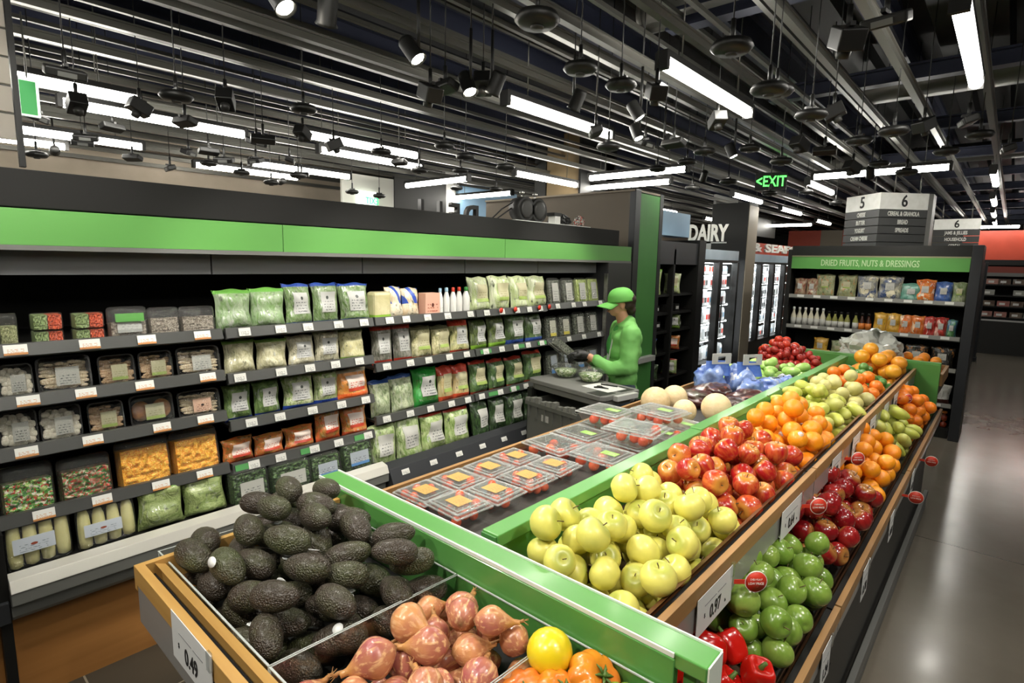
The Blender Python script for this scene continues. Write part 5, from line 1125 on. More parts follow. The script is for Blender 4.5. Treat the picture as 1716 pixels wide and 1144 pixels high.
body = [[((0, 0, .95), .085), ((0, 0, 1.10), .10), ((-.01, 0, 1.28), .105), (neck, .055)], [(neck, .052), ((.03, 0, 1.50), .05)],
        [((.0, .17, 1.33), .052), ((.02, .215, 1.10), .042), ((.15, .17, 1.08), .036), (WL_, .026)], [((.0, -.17, 1.33), .052), ((-.01, -.215, 1.10), .042), ((.13, -.19, 1.04), .037), (WR_, .026)],
        [((0, .08, .90), .06), ((.01, .10, .50), .05), ((-.01, .10, .09), .036)], [((0, -.08, .90), .06), ((.01, -.10, .50), .05), ((-.01, -.10, .09), .036)],
        [((.10, .10, .04), .032), ((-.02, .10, .05), .04)], [((.10, -.10, .04), .032), ((-.02, -.10, .05), .04)], [((-.01, -.12, 1.335), .05), ((-.01, .12, 1.335), .05)],
        [((.045, 0, 1.60), (.088, .072, .095)), ((.07, 0, 1.545), (.062, .056, .062)), ((.085, 0, 1.505), (.035, .034, .026))],
        [((.145, 0, 1.565), (.016, .012, .022)), ((.152, 0, 1.552), (.014, .013, .010)), ((.128, 0, 1.525), (.014, .022, .007)), ((.126, 0, 1.513), (.013, .02, .006)), ((.04, .076, 1.565), (.018, .009, .028)), ((.04, -.076, 1.565), (.018, .009, .028)), ((.118, .03, 1.595), (.02, .022, .008)), ((.118, -.03, 1.595), (.02, .022, .008))]]
capsules('body', body+hand(1, WL_, PL_, (.97, -.2, .05), (0, -.1, 1))+hand(-1, WR_, PR_, (.95, .25, .1), (0, .1, 1)), SKIN, per, .0065, 3)
for sy in (-1, 1):
    build('eye', MB().ball((.124, sy*.030, 1.578), .011, 8, 10), plain('eye_white', 'd8d4cc', .3), per); build('iris', MB().ball((.1335, sy*.030, 1.577), .0045, 6, 8), HAIR, per)
    build('eyebrow', MB().tube([(.131, sy*.018, 1.596), (.134, sy*.03, 1.600), (.126, sy*.045, 1.596)], .003, 5), HAIR, per)
build('lips', MB().ball((.136, 0, 1.519), 1, 6, 10, 0, (.007, .02, .007)), plain('lips', 'a86a5a', .5), per)
capsules('hair', [[((.0, 0, 1.615), (.090, .080, .065)), ((-.035, 0, 1.565), (.045, .062, .055)), ((-.05, 0, 1.53), (.04, .055, .04)), ((-.01, .052, 1.575), (.04, .022, .04)), ((-.01, -.052, 1.575), (.04, .022, .04))]], HAIR, per, .008, 3)
# cap: crown, bill, button
def crown(t): a = pi/2*t; return (.099*cos(a)**.75 if t < 1 else .001, .088*sin(a))
b = MB(); b.lathe([(.1, -.012)]+[crown(i/9) for i in range(10)], 28); b.xf(Matrix.Translation((.035, 0, 1.612)) @ Matrix.Rotation(.14, 4, 'Y') @ Matrix.Diagonal((1.10, .95, 1.12, 1)))
build('cap', b, plain('green_cap', '68b352', .7), per)
b = MB().grid(10, 8, lambda u, v: (.03+.095*cos((u-.5)*2.2)*1.03+v*.105*cos((u-.5)*1.9), .0+.09*sin((u-.5)*2.2)*(1+.12*v), 1.608-.034*v-.025*((u-.5)*2)**2-.1*(.095*cos((u-.5)*2.2)+v*.05)))
o = build('cap_bill', b, plain('green_cap', '68b352', .7), per); s_ = o.modifiers.new('solid', 'SOLIDIFY'); s_.thickness = .005
# jacket: one surface, torso and sleeves, open over a darker tee
jk = [[((0, 0, .90), (.125, .165, .08)), ((0, 0, .98), (.125, .165, .11)), ((.0, 0, 1.08), (.13, .165, .12)), ((-.01, 0, 1.20), (.138, .175, .12)), ((-.015, 0, 1.30), (.132, .19, .10)), ((-.02, 0, 1.395), (.085, .15, .06))],
      [((-.01, .165, 1.355), .082), ((.015, .222, 1.11), .070), ((.14, .178, 1.085), .055), ((.235, .11, 1.14), .042)], [((-.01, -.165, 1.355), .082), ((-.015, -.222, 1.10), .072), ((.12, -.195, 1.04), .057), ((.215, -.13, 1.09), .044)],
      [((-.025, 0, 1.44), (.066, .072, .05))]]
jo = capsules('jacket', jk, PGRN, per, .011, 5)
tx = bpy.data.textures.new('folds', 'CLOUDS'); tx.noise_scale = .10; dm = jo.modifiers.new('folds', 'DISPLACE'); dm.texture = tx; dm.strength = .022; dm.mid_level = .5
capsules('tee_shirt', [[((.045, 0, 1.24), (.095, .07, .14)), ((.02, 0, 1.36), (.07, .07, .06))]], TEE, per, .01, 4)
capsules('jeans', [[((0, 0, .90), (.12, .155, .09))], [((0, .09, .88), .10), ((.01, .10, .50), .072), ((-.01, .10, .10), .058)], [((0, -.09, .88), .10), ((.01, -.10, .50), .072), ((-.01, -.10, .10), .058)]], JEAN, per, .011, 5)
for sy in (-.10, .10): capsules('shoe', [[((-.03, sy, .045), .045), ((.12, sy, .035), .036)]], BLACK, per, .009, 4)
capsules('glove', [[(PL_, .037), ((.33, .06, 1.175), .034)]]+[[(tuple(Vector(p_)), r+.003) for p_, r in c_] for c_ in hand(1, WL_, PL_, (.97, -.2, .05), (0, -.1, 1))], GLV, per, .006, 2)
capsules('glove', [[(PR_, .037), ((.31, -.08, 1.125), .034)]]+[[(tuple(Vector(p_)), r+.003) for p_, r in c_] for c_ in hand(-1, WR_, PR_, (.95, .25, .1), (0, .1, 1))], GLV, per, .006, 2)
build('lanyard', MB().tube([(-.06, .05, 1.44), (.02, .075, 1.41), (.105, .06, 1.30), (.135, .045, 1.10), (.135, .045, 1.0)], .006, 6).tube([(-.06, -.05, 1.44), (.02, -.075, 1.41), (.105, -.03, 1.28), (.138, .03, 1.10), (.138, .04, 1.0)], .006, 6), LGREY, per)
build('badge', MB().box(.128, .134, .015, .075, .90, 1.0), label('badge_card', 'dadad6', '5c6a70', dot='7a8a90'), per, bevel=.002)
hp = per.matrix_basis
M = Matrix.Translation((PX, PY, 0)) @ Matrix.Rotation(FACEA, 4, 'Z')
p_ = M @ Vector((.44, .0, 1.185)); t = pack('herb_shell', p_.x, p_.y, p_.z-.02, .12, .19, 'clear pack of dark herbs held in black-gloved hands', -.9, 5, .07, FACEA+.2)
# ------------------------------------------------------------------ beyond the case: partition, column, deli
pt = thing('partition', 'tall taupe partition with a green painted end standing past the case', 'partition', (-4.2, 5.6, 0))
def pb(n, mb, m, bv=0, lab=None): return build(n, mb, m, pt, True, bv, lab)
pb('panel', MB().box(-5.15, -3.06, 5.30, 5.36, 0, 2.64), TAUPE, .002); pb('end_frame', MB().box(-3.06, -2.99, 5.29, 5.40, 0, 2.66).box(-3.06, -2.995, 5.84, 5.92, 0, 2.66), CHAR, .003)
pb('end_panel', MB().box(-3.06, -3.0, 5.40, 5.84, 0, 2.63), plain('green_end', '4f9448', .5, c2='488a42', scale=3), 0, 'green end panel'); pb('cap', MB().box(-5.15, -3.0, 5.28, 5.93, 2.64, 2.66), plain('taupe_cap', '857a6a', .5))
pb('side_ledge', MB().box(-3.0, -2.93, 5.42, 5.8, .82, .88), LGREY, .004, 'white ledge low on the green end')
spot_lamp(-2.6, 6.0, 2.8, -3.6, 7.2, 1.2, 'black spotlight added to brighten the dark shelving unit past the green partition end', 50)  # added spot with no known fixture, brightens the dark shelving
spot_lamp(-6.6, 1.2, 2.8, -9, 1.6, 2.7, 'black spotlight added to brighten the concrete wall at the left, nearer one', 60); spot_lamp(-6.8, 3.4, 2.8, -9, 3.6, 2.7, 'black spotlight added to brighten the concrete wall at the left, farther one', 60)  # pair of added spots, only there to lighten the concrete wall
cl = thing('building_column', 'square column with a tan front face and dark sides rising behind the case', 'column', (-4.5, 6.6, 0))
build('core', MB().box(-4.96, -4.42, 6.30, 6.9, 2.2, 3.6), plain('tan_board', '8a7656', .6, c2='7c6a4c', scale=3), cl, True); build('side_cladding', MB().box(-5.16, -4.965, 6.28, 6.9, 2.2, 3.6).box(-4.415, -4.38, 6.28, 7.1, 2.2, 3.6).box(-5.16, -4.38, 6.9, 7.15, 2.2, 3.6), BLACK, cl, True)
dl = thing('deli_wall', 'light blue and white wall panels far behind the case', 'wall panel', (-7, 6, 0)); db = lambda n, mb, m: build(n, mb, m, dl, True)
db('white_panel', MB().box(-6.92, -6.88, 4.3, 5.15, 2.0, 3.04), plain('pale_white_panel', 'd9d9cf', .6)); db('dark_panel', MB().box(-6.9, -6.86, 5.15, 6.15, 2.0, 3.08), DGREY); db('blue_panel', MB().box(-6.95, -6.9, 6.35, 7.9, 2.0, 3.1), LBLUE); db('white_post', MB().box(-6.95, -6.88, 6.15, 6.38, 2.0, 3.3), WHITE)  # white panel is one even pale colour
t = thing('exit_sign', 'small white and green exit sign seen from behind on the white panel over the case', 'exit sign', (-6.86, 4.72, 2.70)); build('sign_body', MB().box(0, .03, -.22, .10, -.09, .12), emit('sign_glow', (.9, 1, .92), 1.5), t, bevel=.004)
mo('sign_writing', text_mesh('EXIT', .13, .003, .002, .8), emit('green_letter', (.05, .75, .2), 2), t, (.034, .02, -.01), (pi/2, 0, -pi/2))
t = thing('deli_letters', 'black block letters standing above the far edge of the case, seen from behind', 'sign letters', (-4.05, 3.4, 2.24))
for (ch_, y) in (('D', 3.90), ('E', 3.68), ('L', 3.47), ('I', 3.27)): pass
for (ch_, y) in (('D', 3.96), ('E', 3.74), ('L', 3.52), ('I', 3.33)):
    mo('letter', text_mesh(ch_, .30, .022, .006, .85), BLACK, t, (0, y-3.4, .075), (pi/2, 0, -pi/2))
build('letter_rail', MB().box(-.01, .01, -.2, .7, -.09, -.05).box(-.02, .02, -.15, -.11, -2.24, -.09).box(-.02, .02, .60, .64, -2.24, -.09), BLACK, t)
# clutter on top of the case
bd = tag(build('white_board', MB().box(-3.55, -3.15, 3.60, 4.72, 2.228, 2.246), WHITE, bevel=.003), 'long white board lying on top of the case near its far end', 'board')
for i, (y, l) in enumerate(((3.82, 'left'), (4.0, 'right'))):
    t = thing('black_speaker', '%s round black speaker standing on the white board over the case' % l, 'speaker', (-3.28, y, 2.246))
    build('shell', MB().tube([(-.06, 0, .105), (.06, 0, .105)], [.10, .105], 22), BLACK, t); build('cone', MB().lathe([(.085, .0), (.06, .01), (.02, .004), (.001, .006)], 18).xf(Matrix.Translation((.062, 0, .105)) @ Matrix.Rotation(pi/2, 4, 'Y')), DGREY, t)
    build('knob', MB().tube([(0, .0, .2), (0, 0, .235)], .008, 6).ball((0, 0, .245), .022, 8, 10), STEEL, t)
t = thing('small_box', 'small white box on the board between the speakers and the bundle', 'box', (-3.22, 4.22, 2.246)); build('box_body', MB().box(-.04, .04, -.04, .04, 0, .07), WHITE, t, bevel=.003); build('box_lid', MB().box(-.045, .045, -.06, .05, .07, .10), BLACK, t)
crumple('black_bundle', 'low black bundle of cables on the white board', 'bundle', -3.3, 4.40, 2.246, .09, .12, .06, BLACK, 5); crumple('toy_cluster', 'small red and grey knick-knack at the right end of the white board', 'ornament', -3.25, 4.66, 2.246, .05, .05, .06, mottled('knickknack', ['8a8f86', '3a3a36', 'b0402c', 'c9c6bb'], 40), 7)
tag(build('black_cable', MB().tube([(-3.35, 3.5, 2.24), (-3.33, 3.62, 2.34), (-3.3, 3.72, 2.40)], .006, 6).tube([(-3.35, 3.55, 2.24), (-3.33, 3.66, 2.31), (-3.3, 3.76, 2.38)], .006, 6), BLACK), 'pair of black cables slanting up to the left speaker', 'cable')

# ------------------------------------------------------------------ left hanging sign near the camera
t = thing('hanging_board_sign', 'stack of pale sign boards hanging at the upper left corner', 'hanging sign', (-3.6, .35, 2.3))
for q in range(6): build('sign_board', MB().box(-.02, .0, -.5, .165, .12+.125*q, .235+.125*q), plain('pale_sign_board', 'b5aea2', .6), t, bevel=.002)
build('sign_post', MB().box(-.03, .01, .168, .19, .0, .95), BLACK, t)
t = thing('green_exit_box', 'small green lit sign with a white frame beside the pale hanging boards', 'exit sign', (-3.6, .585, 2.56))
build('sign_frame', MB().box(-.02, .0, -.05, .03, -.02, .155), emit('frame_glow', (.9, 1, .9), .7), t, bevel=.002); build('sign_face', MB().box(.0, .004, -.042, .018, -.012, .14), emit('exit_green', (.05, .42, .10), .3), t); build('hanger', MB().tube([(-.01, -.01, .155), (-.01, -.01, .45)], .004, 5), RAILM, t)

# ------------------------------------------------------------------ dark shelf, dairy doors, column
ds = thing('dark_shelf_unit', 'narrow dark shelving unit between the green partition end and the dairy doors', 'shelving', (-3.7, 7.2, 0)); sb = lambda n, mb, m: build(n, mb, m, ds, True)
sb('shelf_frame', MB().box(-4.1, -4.05, 6.3, 7.9, 0, 2.2).box(-4.1, -3.45, 6.28, 6.32, 0, 2.2).box(-4.1, -3.4, 7.9, 8.12, 0, 2.25).box(-3.5, -3.42, 7.15, 7.2, 0, 2.1), BLACK); sb('header', MB().box(-4.1, -3.42, 6.3, 7.9, 1.9, 2.2), CHAR)
for z in (.35, .7, 1.0, 1.25, 1.5): sb('shelf', MB().box(-4.05, -3.46, 6.32, 7.9, z-.03, z), BLACK)
tag(build('light_blue_sign', MB().box(-3.75, -3.5, 6.7, 7.75, 2.28, 2.60), LBLUE, bevel=.004), 'light blue blank sign box standing on the dark shelving unit', 'sign')
for i, (y, z, key, w_, h, l) in enumerate(((6.75, 1.5, 'beans', .24, .34, 'tall tan bag'), (7.35, 1.5, 'celery', .22, .28, 'yellow-green bag'), (7.45, 1.0, 'lime_strip', .2, .2, 'green bag on the middle shelf'), (7.45, .7, 'carrots', .22, .2, 'orange bag'), (6.75, .7, 'slaw_blue', .22, .22, 'pale mixed bag'), (6.8, .35, 'dark_green', .24, .22, 'dark green bag low'), (6.7, 1.0, 'red_grey', .22, .2, 'grey bag'), (7.4, .35, 'leafy_red', .22, .22, 'leafy bag low'))):
    pack(key, -3.52, y, z, w_, h, '%s on the dark shelving unit left of the dairy doors' % l, .1, i, None, -1.0)
for i, (y, z) in enumerate(((6.9, 1.25), (7.5, 1.27), (7.6, 1.02), (6.95, 1.03), (7.2, 1.27), (6.65, 1.26))):
    t = thing('white_carton', '%s small dark carton with a white mark on the dark shelving unit' % ORD[i], 'carton', (-3.55, y, z if z != 1.27 else 1.25)); build('carton_body', MB().box(-.05, .05, -.06, .06, 0, .1), BLACK, t); build('carton_mark', MB().box(.05, .053, -.04, .04, .03, .07), LGREY, t)
def dairy(y0, y1, nd, lab, D=0):
    fr = thing('dairy_fridge', lab, 'glass-door refrigerator', (-4.2, (y0+y1)/2, 0)); fb = lambda n, mb, m, l=None: build(n, mb.xf(Matrix.Translation((D, 0, 0))), m, fr, True, 0, l)
    fb('header', MB().box(-4.7, -3.9, y0, y1, 1.985, 2.14), plain('pale_blue_header', '9db0bd', .35, c2='b4c4cf', scale=3), 'pale blue header'); fb('case_body', MB().box(-4.75, -4.7, y0, y1, 0, 1.985).box(-4.7, -3.9, y0, y1, 0, .36).box(-4.7, -3.9, y0, y1, 1.94, 1.985), BLACK)
    dw = (y1-y0)/nd
    for i in range(nd+1): fb('mullion', MB().box(-3.98, -3.88, y0+i*dw-.07 if i else y0, y0+i*dw+.07 if i < nd else y1, .36, 1.95), BLACK)
    fb('back_fill_panel', MB().box(-4.69, -4.68, y0+.02, y1-.02, .4, 1.9), CASEL)  # glowing back panel added to brighten the fridge inside
    for i in range(nd+1): fb('door_fill_strip', MB().box(-4.0, -3.99, y0+i*dw-.012, y0+i*dw+.012, .4, 1.9), emit('door_fill_glow', (.95, .98, 1), 16))  # light strips added behind the mullions to brighten the cartons
    fb('top_fill_strip', MB().box(-4.05, -4.0, y0+.02, y1-.02, 1.925, 1.935), emit('top_fill_glow', (.95, .98, 1), 40))  # hidden strip added to throw light down the carton fronts
    for z in (.7, .98, 1.26, 1.54, 1.76): fb('shelf_fill_strip', MB().box(-4.045, -4.025, y0+.02, y1-.02, z-.032, z-.022), emit('shelf_fill_glow', (.95, .98, 1), 14)); fb('shelf', MB().box(-4.6, -4.02, y0+.02, y1-.02, z-.02, z), LGREY)  # glowing strips added under the shelves for brighter cartons
    for i in range(nd): fb('door_glass', MB().box(-3.95, -3.945, y0+i*dw+.07, y0+(i+1)*dw-.07, .38, 1.94), ACR); fb('door_handle', MB().box(-3.88, -3.86, y0+i*dw+.08, y0+i*dw+.10, .9, 1.4), STEEL)
    return fr
dairy(8.16, 9.74, 2, 'glass-door dairy refrigerator left of the black column', .4); dairy(10.55, 14.6, 5, 'long glass-door refrigerator between the black column and the dried fruit shelf')
MILK = plain('milk_carton', 'e4e6e8', .4); mk = MB().box(-.05, .05, -.045, .045, 0, .17).prism([(-.045, .17), (.045, .17), (0, .22)], 'x', -.05, .05)
mkm = mk.mesh('carton_body'); mkc = MB().box(.0505, .053, -.035, .035, .04, .12).mesh('carton_print'); n = 0
for (a, b_) in ((8.22, 9.68), (10.65, 14.5)):
    for z in (.36, .7, .98, 1.26, 1.54, 1.76):
        y = a+.06
        while y < b_:
            if rng.random() < .93:
                t = thing('milk_carton', 'pale carton standing behind the glass doors of the dairy refrigerators', 'carton', (-4.12+(.4 if y < 10 else 0), y, z), 0, 'pale cartons behind the glass doors'); s_ = .95 if z < 1.7 else .6
                mo('carton_body', mkm, MILK, t, scale=(1, 1, s_)); mo('carton_print', mkc, [LBLUE, REDT, LGREY, DGREY][rng.randrange(4)], t)
            y += .10 if y < 12 else .11
col3 = thing('black_column', 'black column with a pale tan edge strip beside the dairy sign', 'column', (-3.8, 10.2, 0)); build('core', MB().box(-4.14, -3.50, 10.06, 10.5, 0, 2.98), BLACK, col3, True, .004); build('edge_strip', MB().box(-3.515, -3.49, 10.07, 10.52, 0, 2.93), plain('tan_strip', '9a8f7c', .5), col3, True)
t = thing('dairy_letters', 'white block letters reading DAIRY above the first dairy doors', 'sign letters', (-3.76, 9.0, 2.40)); mo('letters', text_mesh('DAIRY', .36, .03, .012, .58), WINK, t, (0, 0, 0), (pi/2, 0, .25))
build('letter_rail', MB().box(-.3, .3, .03, .05, -.15, -.13), LGREY, t); build('round_bracket', MB().box(-.2, .05, .03, .05, -.24, -.13), LGREY, t)
t = thing('seafood_sign', 'red sign strip with white letters over the farther refrigerator doors', 'sign', (-4.3, 12.4, 2.27)); build('sign_board', MB().box(-.05, 0, -1.8, 5.4, -.12, .14), RED, t); mo('letters', text_mesh('& SEAFOOD', .25, .02, .008, 3.6), WINK, t, (.02, 2.7, .03), FACE_PX)
t = thing('dark_menu_sign', 'dark hanging menu board above the seafood sign', 'hanging sign', (-4.6, 12.9, 2.9)); build('sign_board', MB().box(-.05, 0, -1.6, 2.3, -.3, .12), DGREY, t); build('title_board', MB().box(-.04, .01, -1.6, -.4, .12, .4), LGREY, t)
# exit sign hanging from the ceiling
t = thing('exit_sign', 'green glowing EXIT sign with an arrow hanging under the ceiling rails', 'exit sign', (-2.34, 7.4, 2.93)); t.rotation_euler = (0, 0, .35); t.scale = (.74,)*3
build('sign_body', MB().box(-.24, .24, -.02, .02, -.14, .14), BLACK, t, bevel=.004); mo('letters', text_mesh('<EXIT', .24, .004, .003, .72), emit('exit_letter', (.10, .95, .12), 2.6), t, (0, -.026, -.01), FACE_MY); build('hanger', MB().tube([(0, 0, .13), (0, 0, 1.1)], .006, 6), BLACK, t)

# ------------------------------------------------------------------ dried fruit shelf (end of an aisle)
EY = 7.88
ec = thing('dried_fruit_shelf', 'black shelving bay with a green header reading dried fruits, nuts and dressings', 'shelving', (-1.2, 8.2, 0)); eb = lambda n, mb, m, bv=0, l=None: build(n, mb, m, ec, True, bv, l)
eb('back_panel', MB().box(-2.16, -.36, 8.35, 8.4, 0, 2.1), BLACK_M); eb('side_panel', MB().box(-.35, -.255, 7.84, 8.42, 0, 2.17), CHAR, .004); eb('side_panel', MB().box(-2.2, -2.15, 7.88, 8.4, 0, 2.12), BLACK)
eb('header', MB().box(-2.15, -.35, 7.86, 8.4, 2.03, 2.165), plain('dark_glossy', '1c1c1b', .25)); eb('header_panel', MB().box(-2.14, -.352, 7.84, 7.86, 1.88, 2.03), GREEN, .002, 'green header panel'); eb('header_trim', MB().box(-2.14, -.352, 7.835, 7.87, 2.03, 2.045), plain('brass_trim', '9a9378', .3, .5))
mo('header_writing', text_mesh('DRIED FRUITS, NUTS & DRESSINGS', .105, .003, .001, .62), plain('header_letters', 'b9d3a4', .5), ec, (-1.30+1.2, 7.836-8.2, 1.955), FACE_MY)
ESH = [1.555, 1.165, .81, .405]
for z in ESH: eb('shelf', MB().box(-2.15, -.36, 7.9, 8.35, z-.06, z-.04), BLACK); eb('shelf_lip', MB().box(-2.15, -.36, 7.88, 7.895, z-.045, z), plain('pale_lip', '8f8f8a', .35)); 
for z in ESH:
    for q in range(9): eb('price_tag', MB().box(-2.05+.19*q, -1.97+.19*q, 7.876, 7.88, z-.035, z-.005), WHITE)
eb('kick', MB().box(-2.15, -.36, 7.92, 8.35, 0, .12), BLACK)
EM = {'tan': bag('oat_bag', 'a3a37c', '7f8a5a', 20, c3='b58a5c'), 'blu': bag('trail_bag', 'b7b29a', '28406f', 10, c3='d8cfb0'), 'teal': bag('teal_pouch', '3f8f7a', '86aa9c', 8), 'ora': bag('orange_pouch', 'd9681c', 'e8903c', 10, c3='eddcc0'), 'bl2': bag('blue_pouch', '2c4f94', '4468a8', 8), 'sag': bag('sage_pouch', '9fa383', '6f8552', 12), 'yel': bag('yellow_pouch', 'c9962a', 'd9ac3c', 6), 'or2': bag('orange_pouch_b', 'd86a24', 'e08438', 6, c3='e8c8a0'), 'red': bag('dark_red_pouch', 'a32018', 'b8342a', 6, c3='d8a898'), 'bl3': bag('blue_green_pouch', '41689a', '4f8a4a', 8), 'blk': bag('black_pouch', '171412', '23201c', 10, c3='a8703a'), 'gry': bag('silver_pouch', 'a9a9a2', 'd0cfc8', 10, bot='4a2a22', botw=.3), 'redj': bag('red_small_bag', '8a3a2c', 'b0a080', 16)}
def epack(key, x, z, w_, h, lab, cat='bag', i=0, lb=True):
    t = thing('snack_pouch', lab, cat, (x, 8.0, z-.04)); mo('bag', BAGS[i % 5], EM[key], t, (0, 0, .002), (0, 0, -pi/2), (.09, w_*1.12, h))
    if lb: mo('label', LABM, LC if key in ('tan', 'sag') else LP, t, (0, -.05, h*.45), (0, 0, -pi/2), (.05, w_*.4, h*.28))
    return t
CN_ = {'tan': 'olive tan bag', 'blu': 'white and blue bag', 'teal': 'teal pouch', 'ora': 'orange pouch', 'bl2': 'deep blue pouch', 'sag': 'pale sage pouch', 'yel': 'mustard yellow pouch', 'or2': 'orange pouch with white print', 'red': 'dark red pouch', 'bl3': 'blue and green pouch', 'blk': 'black bag with food picture', 'gry': 'silver bag with a dark foot', 'redj': 'small red and tan bag'}
def rowp(z, items, where):
    tot = {}; 
    for it in items: tot[it[0]] = tot.get(it[0], 0)+1
    cnt = {}
    for i, (key, x, w_, h) in enumerate(items):
        cnt[key] = cnt.get(key, 0)+1; l = CN_[key]+(', %s one,' % ({2: ['left', 'right'], 3: ['left', 'middle', 'right']}[tot[key]][cnt[key]-1]) if tot[key] > 1 else '')+' on the '+where
        epack(key, x, z, w_, h, l, 'bag', i)
rowp(1.555, [('redj', -2.05, .13, .24), ('redj', -1.91, .13, .24), ('tan', -1.76, .19, .30), ('tan', -1.52, .19, .30), ('blu', -1.30, .2, .30), ('blu', -1.07, .22, .30), ('teal', -.86, .19, .22)][:7], 'top shelf of the dried fruit bay')
rowp(1.5551, [('ora', -.96+.28-.06, .17, .27), ('bl2', -.55, .16, .25), ('sag', -.42, .1, .24)][:0], 'x')
for i, (key, x, w_, h) in enumerate((('ora', -.73, .17, .27), ('bl2', -.56, .15, .25), ('sag', -.42, .12, .25))): epack(key, x, 1.555, w_, h, CN_[key]+' on the top shelf of the dried fruit bay', 'bag', i)
rowp(1.165, [('yel', -1.13, .13, .25), ('yel', -1.0, .13, .25), ('or2', -.88, .12, .24), ('or2', -.76, .12, .24), ('red', -.65, .11, .24), ('red', -.545, .11, .24), ('bl3', -.45, .09, .22)], 'second shelf of the dried fruit bay')
rowp(.81, [('yel', -1.75, .15, .24), ('sag', -1.55, .15, .22), ('redj', -1.35, .18, .24), ('blk', -.98, .2, .26), ('blk', -.74, .2, .26), ('blk', -.5, .2, .26)], 'third shelf of the dried fruit bay')
rowp(.405, [('gry', -.49, .2, .24)], 'fourth shelf of the dried fruit bay'); 
BTL = MB().lathe([(.001, 0), (.03, 0), (.033, .01), (.033, .13), (.014, .18), (.013, .21), (.001, .212)], 14).mesh('bottle_body'); BLB = MB().lathe([(.0345, .03), (.0345, .11)], 14).mesh('bottle_label'); BCP = MB().lathe([(.015, .2), (.016, .23), (.001, .232)], 12).mesh('cap')
GLS = plain('bottle_pale', 'cfcbb4', .2); GLO = plain('bottle_olive', '8a8a4c', .2); GLD = plain('bottle_dark', '3a1c10', .15)
for i in range(13):
    x = -2.10+.069*i+(.02 if i > 9 else 0); d = i >= 11; t = thing('dressing_bottle', '%s dressing bottle from the left on the second shelf of the dried fruit bay' % (ORD+['thirteenth'])[i], 'bottle', (x, 7.99, 1.125), 0, 'dressing bottles in the dried fruit bay')
    s_ = 1.12 if i < 6 else 1.0
    mo('bottle_body', BTL, GLS if i < 6 else (GLO if i < 11 else GLD), t, scale=(.95, .95, s_)); mo('bottle_label', BLB, LP if not d else plain('orange_label', 'c9742c', .5), t, scale=(.95, .95, s_)); mo('cap', BCP, WHITE if i < 6 else BLACK, t, scale=(1, 1, s_))
for i in range(3):
    for k_ in range(2):
        t = thing('spice_jar', '%s small orange-capped jar, %s layer, on the bottom of the dried fruit bay' % (ORD[i], ['lower', 'upper'][k_]), 'jar', (-.55+.07*i, 7.98, .12+.085*k_)); mo('jar_body', BTL, plain('jar_brown', '7a2c14', .3), t, scale=(.95, .95, .33)); mo('jar_lid', BCP, plain('jar_lid', 'd9813a', .4), t, (0, 0, -.155+.03+.04), scale=(1.7, 1.7, .8))
gn = thing('aisle_shelving', 'long dark shelving run behind the dried fruit bay along the right aisle', 'shelving', (-1.3, 12, 0)); build('shelf_body', MB().box(-2.15, -.44, 8.45, 15.4, 0, 2.06), DGREY, gn, True); build('end_post', MB().box(-.45, -.40, 15.3, 15.45, 0, 2.08).box(-.46, -.38, 15.2, 15.5, 0, .08), CHAR, gn, True)

# ------------------------------------------------------------------ hanging aisle signs
def sign_face(t, p0, p1, z0, num, rows, rh=.108, nh=.215, w1=.16):
    """one flat face from p0 to p1 (x,y), top at z0: number panel, then dark slats with writing"""
    p0, p1 = Vector((p0[0], p0[1], 0)), Vector((p1[0], p1[1], 0)); d = p1-p0; L = d.length; a = math.atan2(d.y, d.x); M = Matrix.Translation((p0.x, p0.y, z0)) @ Matrix.Rotation(a, 4, 'Z')
    def q(name, mb, m): mb.xf(M); build(name, mb, m, t, True)
    q('number_panel', MB().box(0, L, 0, .03, -nh, 0), plain('sign_white', 'f4f4ee', .5, c2='e6e6de', scale=12))
    o = mo('number', text_mesh(num, nh*1.0, .003, .003, .85), INK, t, M @ Vector((L*.5, -.004, -nh*.52))-t.location, (pi/2, 0, a))
    for i, s_ in enumerate(rows):
        z1 = -nh-.006-i*rh; q('slat', MB().box(0, L, .0, .03, z1-rh+.01, z1), plain('sign_slat', '3b3c3b', .5)); 
        if s_: mo('slat_writing', text_mesh(s_, rh*.72, .002, .0025, .62), WINK, t, M @ Vector((L*.5, -.004, z1-rh*.5))-t.location, (pi/2, 0, a))
t = thing('aisle_sign', 'hanging two-sided aisle sign with numbers 5 and 6 over the dried fruit bay', 'aisle sign', (-1.42, 9.1, 2.2))
sign_face(t, (-1.914, 9.45), (-1.425, 9.0), 2.905, '5', ['CHEESE', 'BUTTER', 'YOGURT', 'CREAM CHEESE', '']); sign_face(t, (-1.425, 9.0), (-.95, 9.5), 2.905, '6', ['CEREAL & GRANOLA', 'BREAD', 'SPREADS', '', ''])
build('sign_side', MB().box(-.95, -.90, 9.5, 9.85, 2.15, 2.90).box(-1.9, -.95, 9.55, 9.6, 2.15, 2.9), plain('sign_grey_side', '5d5d59', .5), t, True); h_ = MB()
for (x, y) in ((-1.75, 9.33), (-1.52, 9.12), (-1.3, 9.15), (-1.05, 9.42)): h_.tube([(x, y, 2.9), (x, y, 3.3)], .008, 5)
build('hanger', h_, RAILM, t, True)
t = thing('aisle_sign', 'smaller hanging aisle sign with the number 6 farther down the aisle', 'aisle sign', (-.9, 14, 2.3)); sign_face(t, (-1.27, 14.0), (-.55, 14.0), 2.88, '6', ['JAMS & JELLIES', 'HOUSEHOLD', 'CEREAL', ''], .125, .2); h_ = MB()
for x in (-1.15, -.7): h_.tube([(x, 14.02, 2.88), (x, 14.02, 3.3)], .01, 5)
build('hanger', h_, RAILM, t, True)

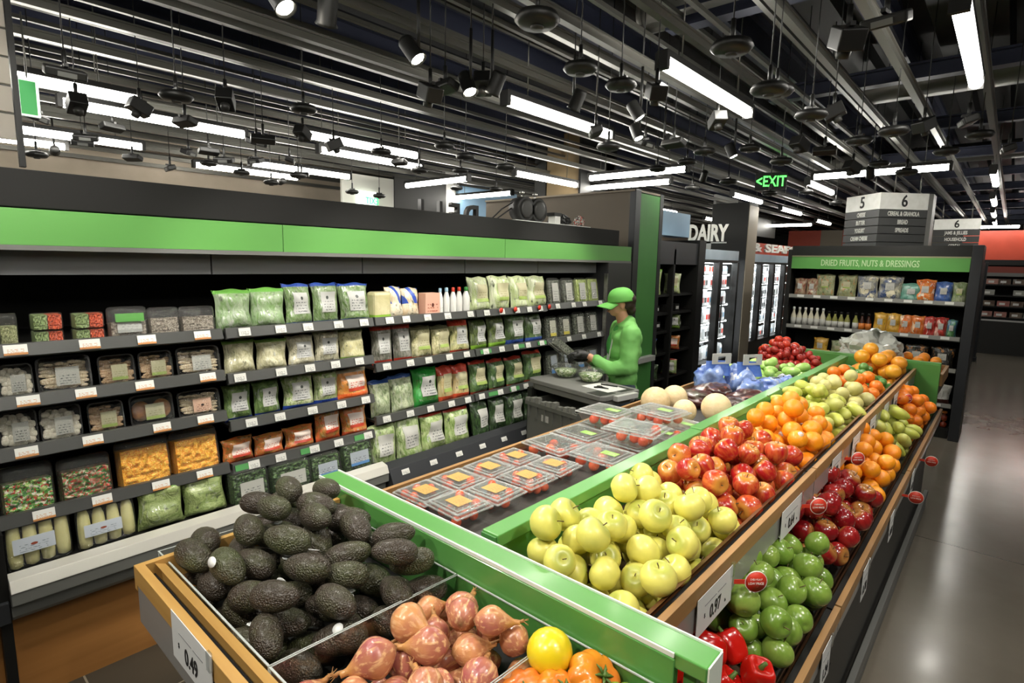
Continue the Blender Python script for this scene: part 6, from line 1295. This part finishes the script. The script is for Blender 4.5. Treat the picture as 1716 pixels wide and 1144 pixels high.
# ------------------------------------------------------------------ far wall of shelves and red boards
ms = thing('meat_case', 'far black shelving with small packs under a red wall at the right', 'refrigerated case', (.9, 17.3, 0)); mb_ = lambda n, m_, mt_: build(n, m_, mt_, ms, True)
mb_('case_back', MB().box(-1.1, 4.4, 17.6, 17.7, 0, 2.12), BLACK_M); mb_('case_base', MB().box(-1.1, 4.4, 16.95, 17.6, 0, .78), DGREY); mb_('case_top', MB().box(-1.1, 4.4, 17.0, 17.6, 2.03, 2.15), BLACK); mb_('red_header', MB().box(-1.1, 4.4, 16.98, 17.0, 1.86, 2.0), plain('dark_red_header', '7a3326', .5)); mb_('header_rail', MB().box(-1.1, 4.4, 16.97, 17.0, 1.78, 1.86), GREY)
for z in (.85, 1.10, 1.35, 1.6): mb_('shelf', MB().box(-1.1, 4.4, 17.05, 17.6, z-.03, z), BLACK)
mb_('rail', MB().box(-1.1, 4.4, 16.94, 16.96, .76, .80), LGREY)
pkm = [bag('pink_meat_pack', 'a86a62', 'c9a090', 10), plain('pale_pack', '9c9c94', .5), bag('brown_pack', '5a4438', '8a7a6a', 10)]
pm_ = MB().box(-.11, .11, -.06, .0, 0, .12).mesh('pack_body'); pw = MB().box(-.07, .03, -.063, -.06, .03, .08).mesh('label')
for z in (.85, 1.10, 1.35, 1.6):
    for q in range(7):
        if rng.random() < .85:
            t = thing('meat_pack', 'small wrapped pack on the far black shelves under the red wall', 'pack', (-.62+.26*q+rng.uniform(-.03, .03), 17.15, z), 0, 'packs on the far shelves'); mo('pack_body', pm_, pkm[rng.randrange(3)], t); mo('label', pw, WHITE, t)
tag(build('red_wall_board', MB().box(-1.0, 4.4, 17.65, 17.75, 2.15, 2.84), RED), 'large blank red wall board over the far shelves at the right', 'wall board')
fw_ = [(-5.6, -4.65, 'RED'), (-4.65, -4.05, 'TAUPE'), (-4.05, -3.5, 'RED'), (-3.5, -1.2, 'TAUPE')]
for i, (a, b_, c_) in enumerate(fw_): tag(build('far_wall_board', MB().box(a, b_, 19.9, 20.0, 0, 3.05), RED if c_ == 'RED' else plain('taupe_board', '8a8070', .6)), '%s %s wall board far behind the aisle signs, counted from the left' % (ORD[i], 'red' if c_ == 'RED' else 'taupe'), 'wall board')
tag(build('pendant_lamp', MB().lathe([(.07, 0), (.09, .02), (.09, .28), (.085, .30), (.02, .31), (.01, .6)], 20), POD), 'black cylinder pendant with a tan ring at the upper right edge', 'pendant').location = (.10, 3.5, 2.78)
# shapes used as masters are not part of the place
for (o, chs) in PROTOS:
    for c_ in chs: bpy.data.objects.remove(c_)
    bpy.data.objects.remove(o)
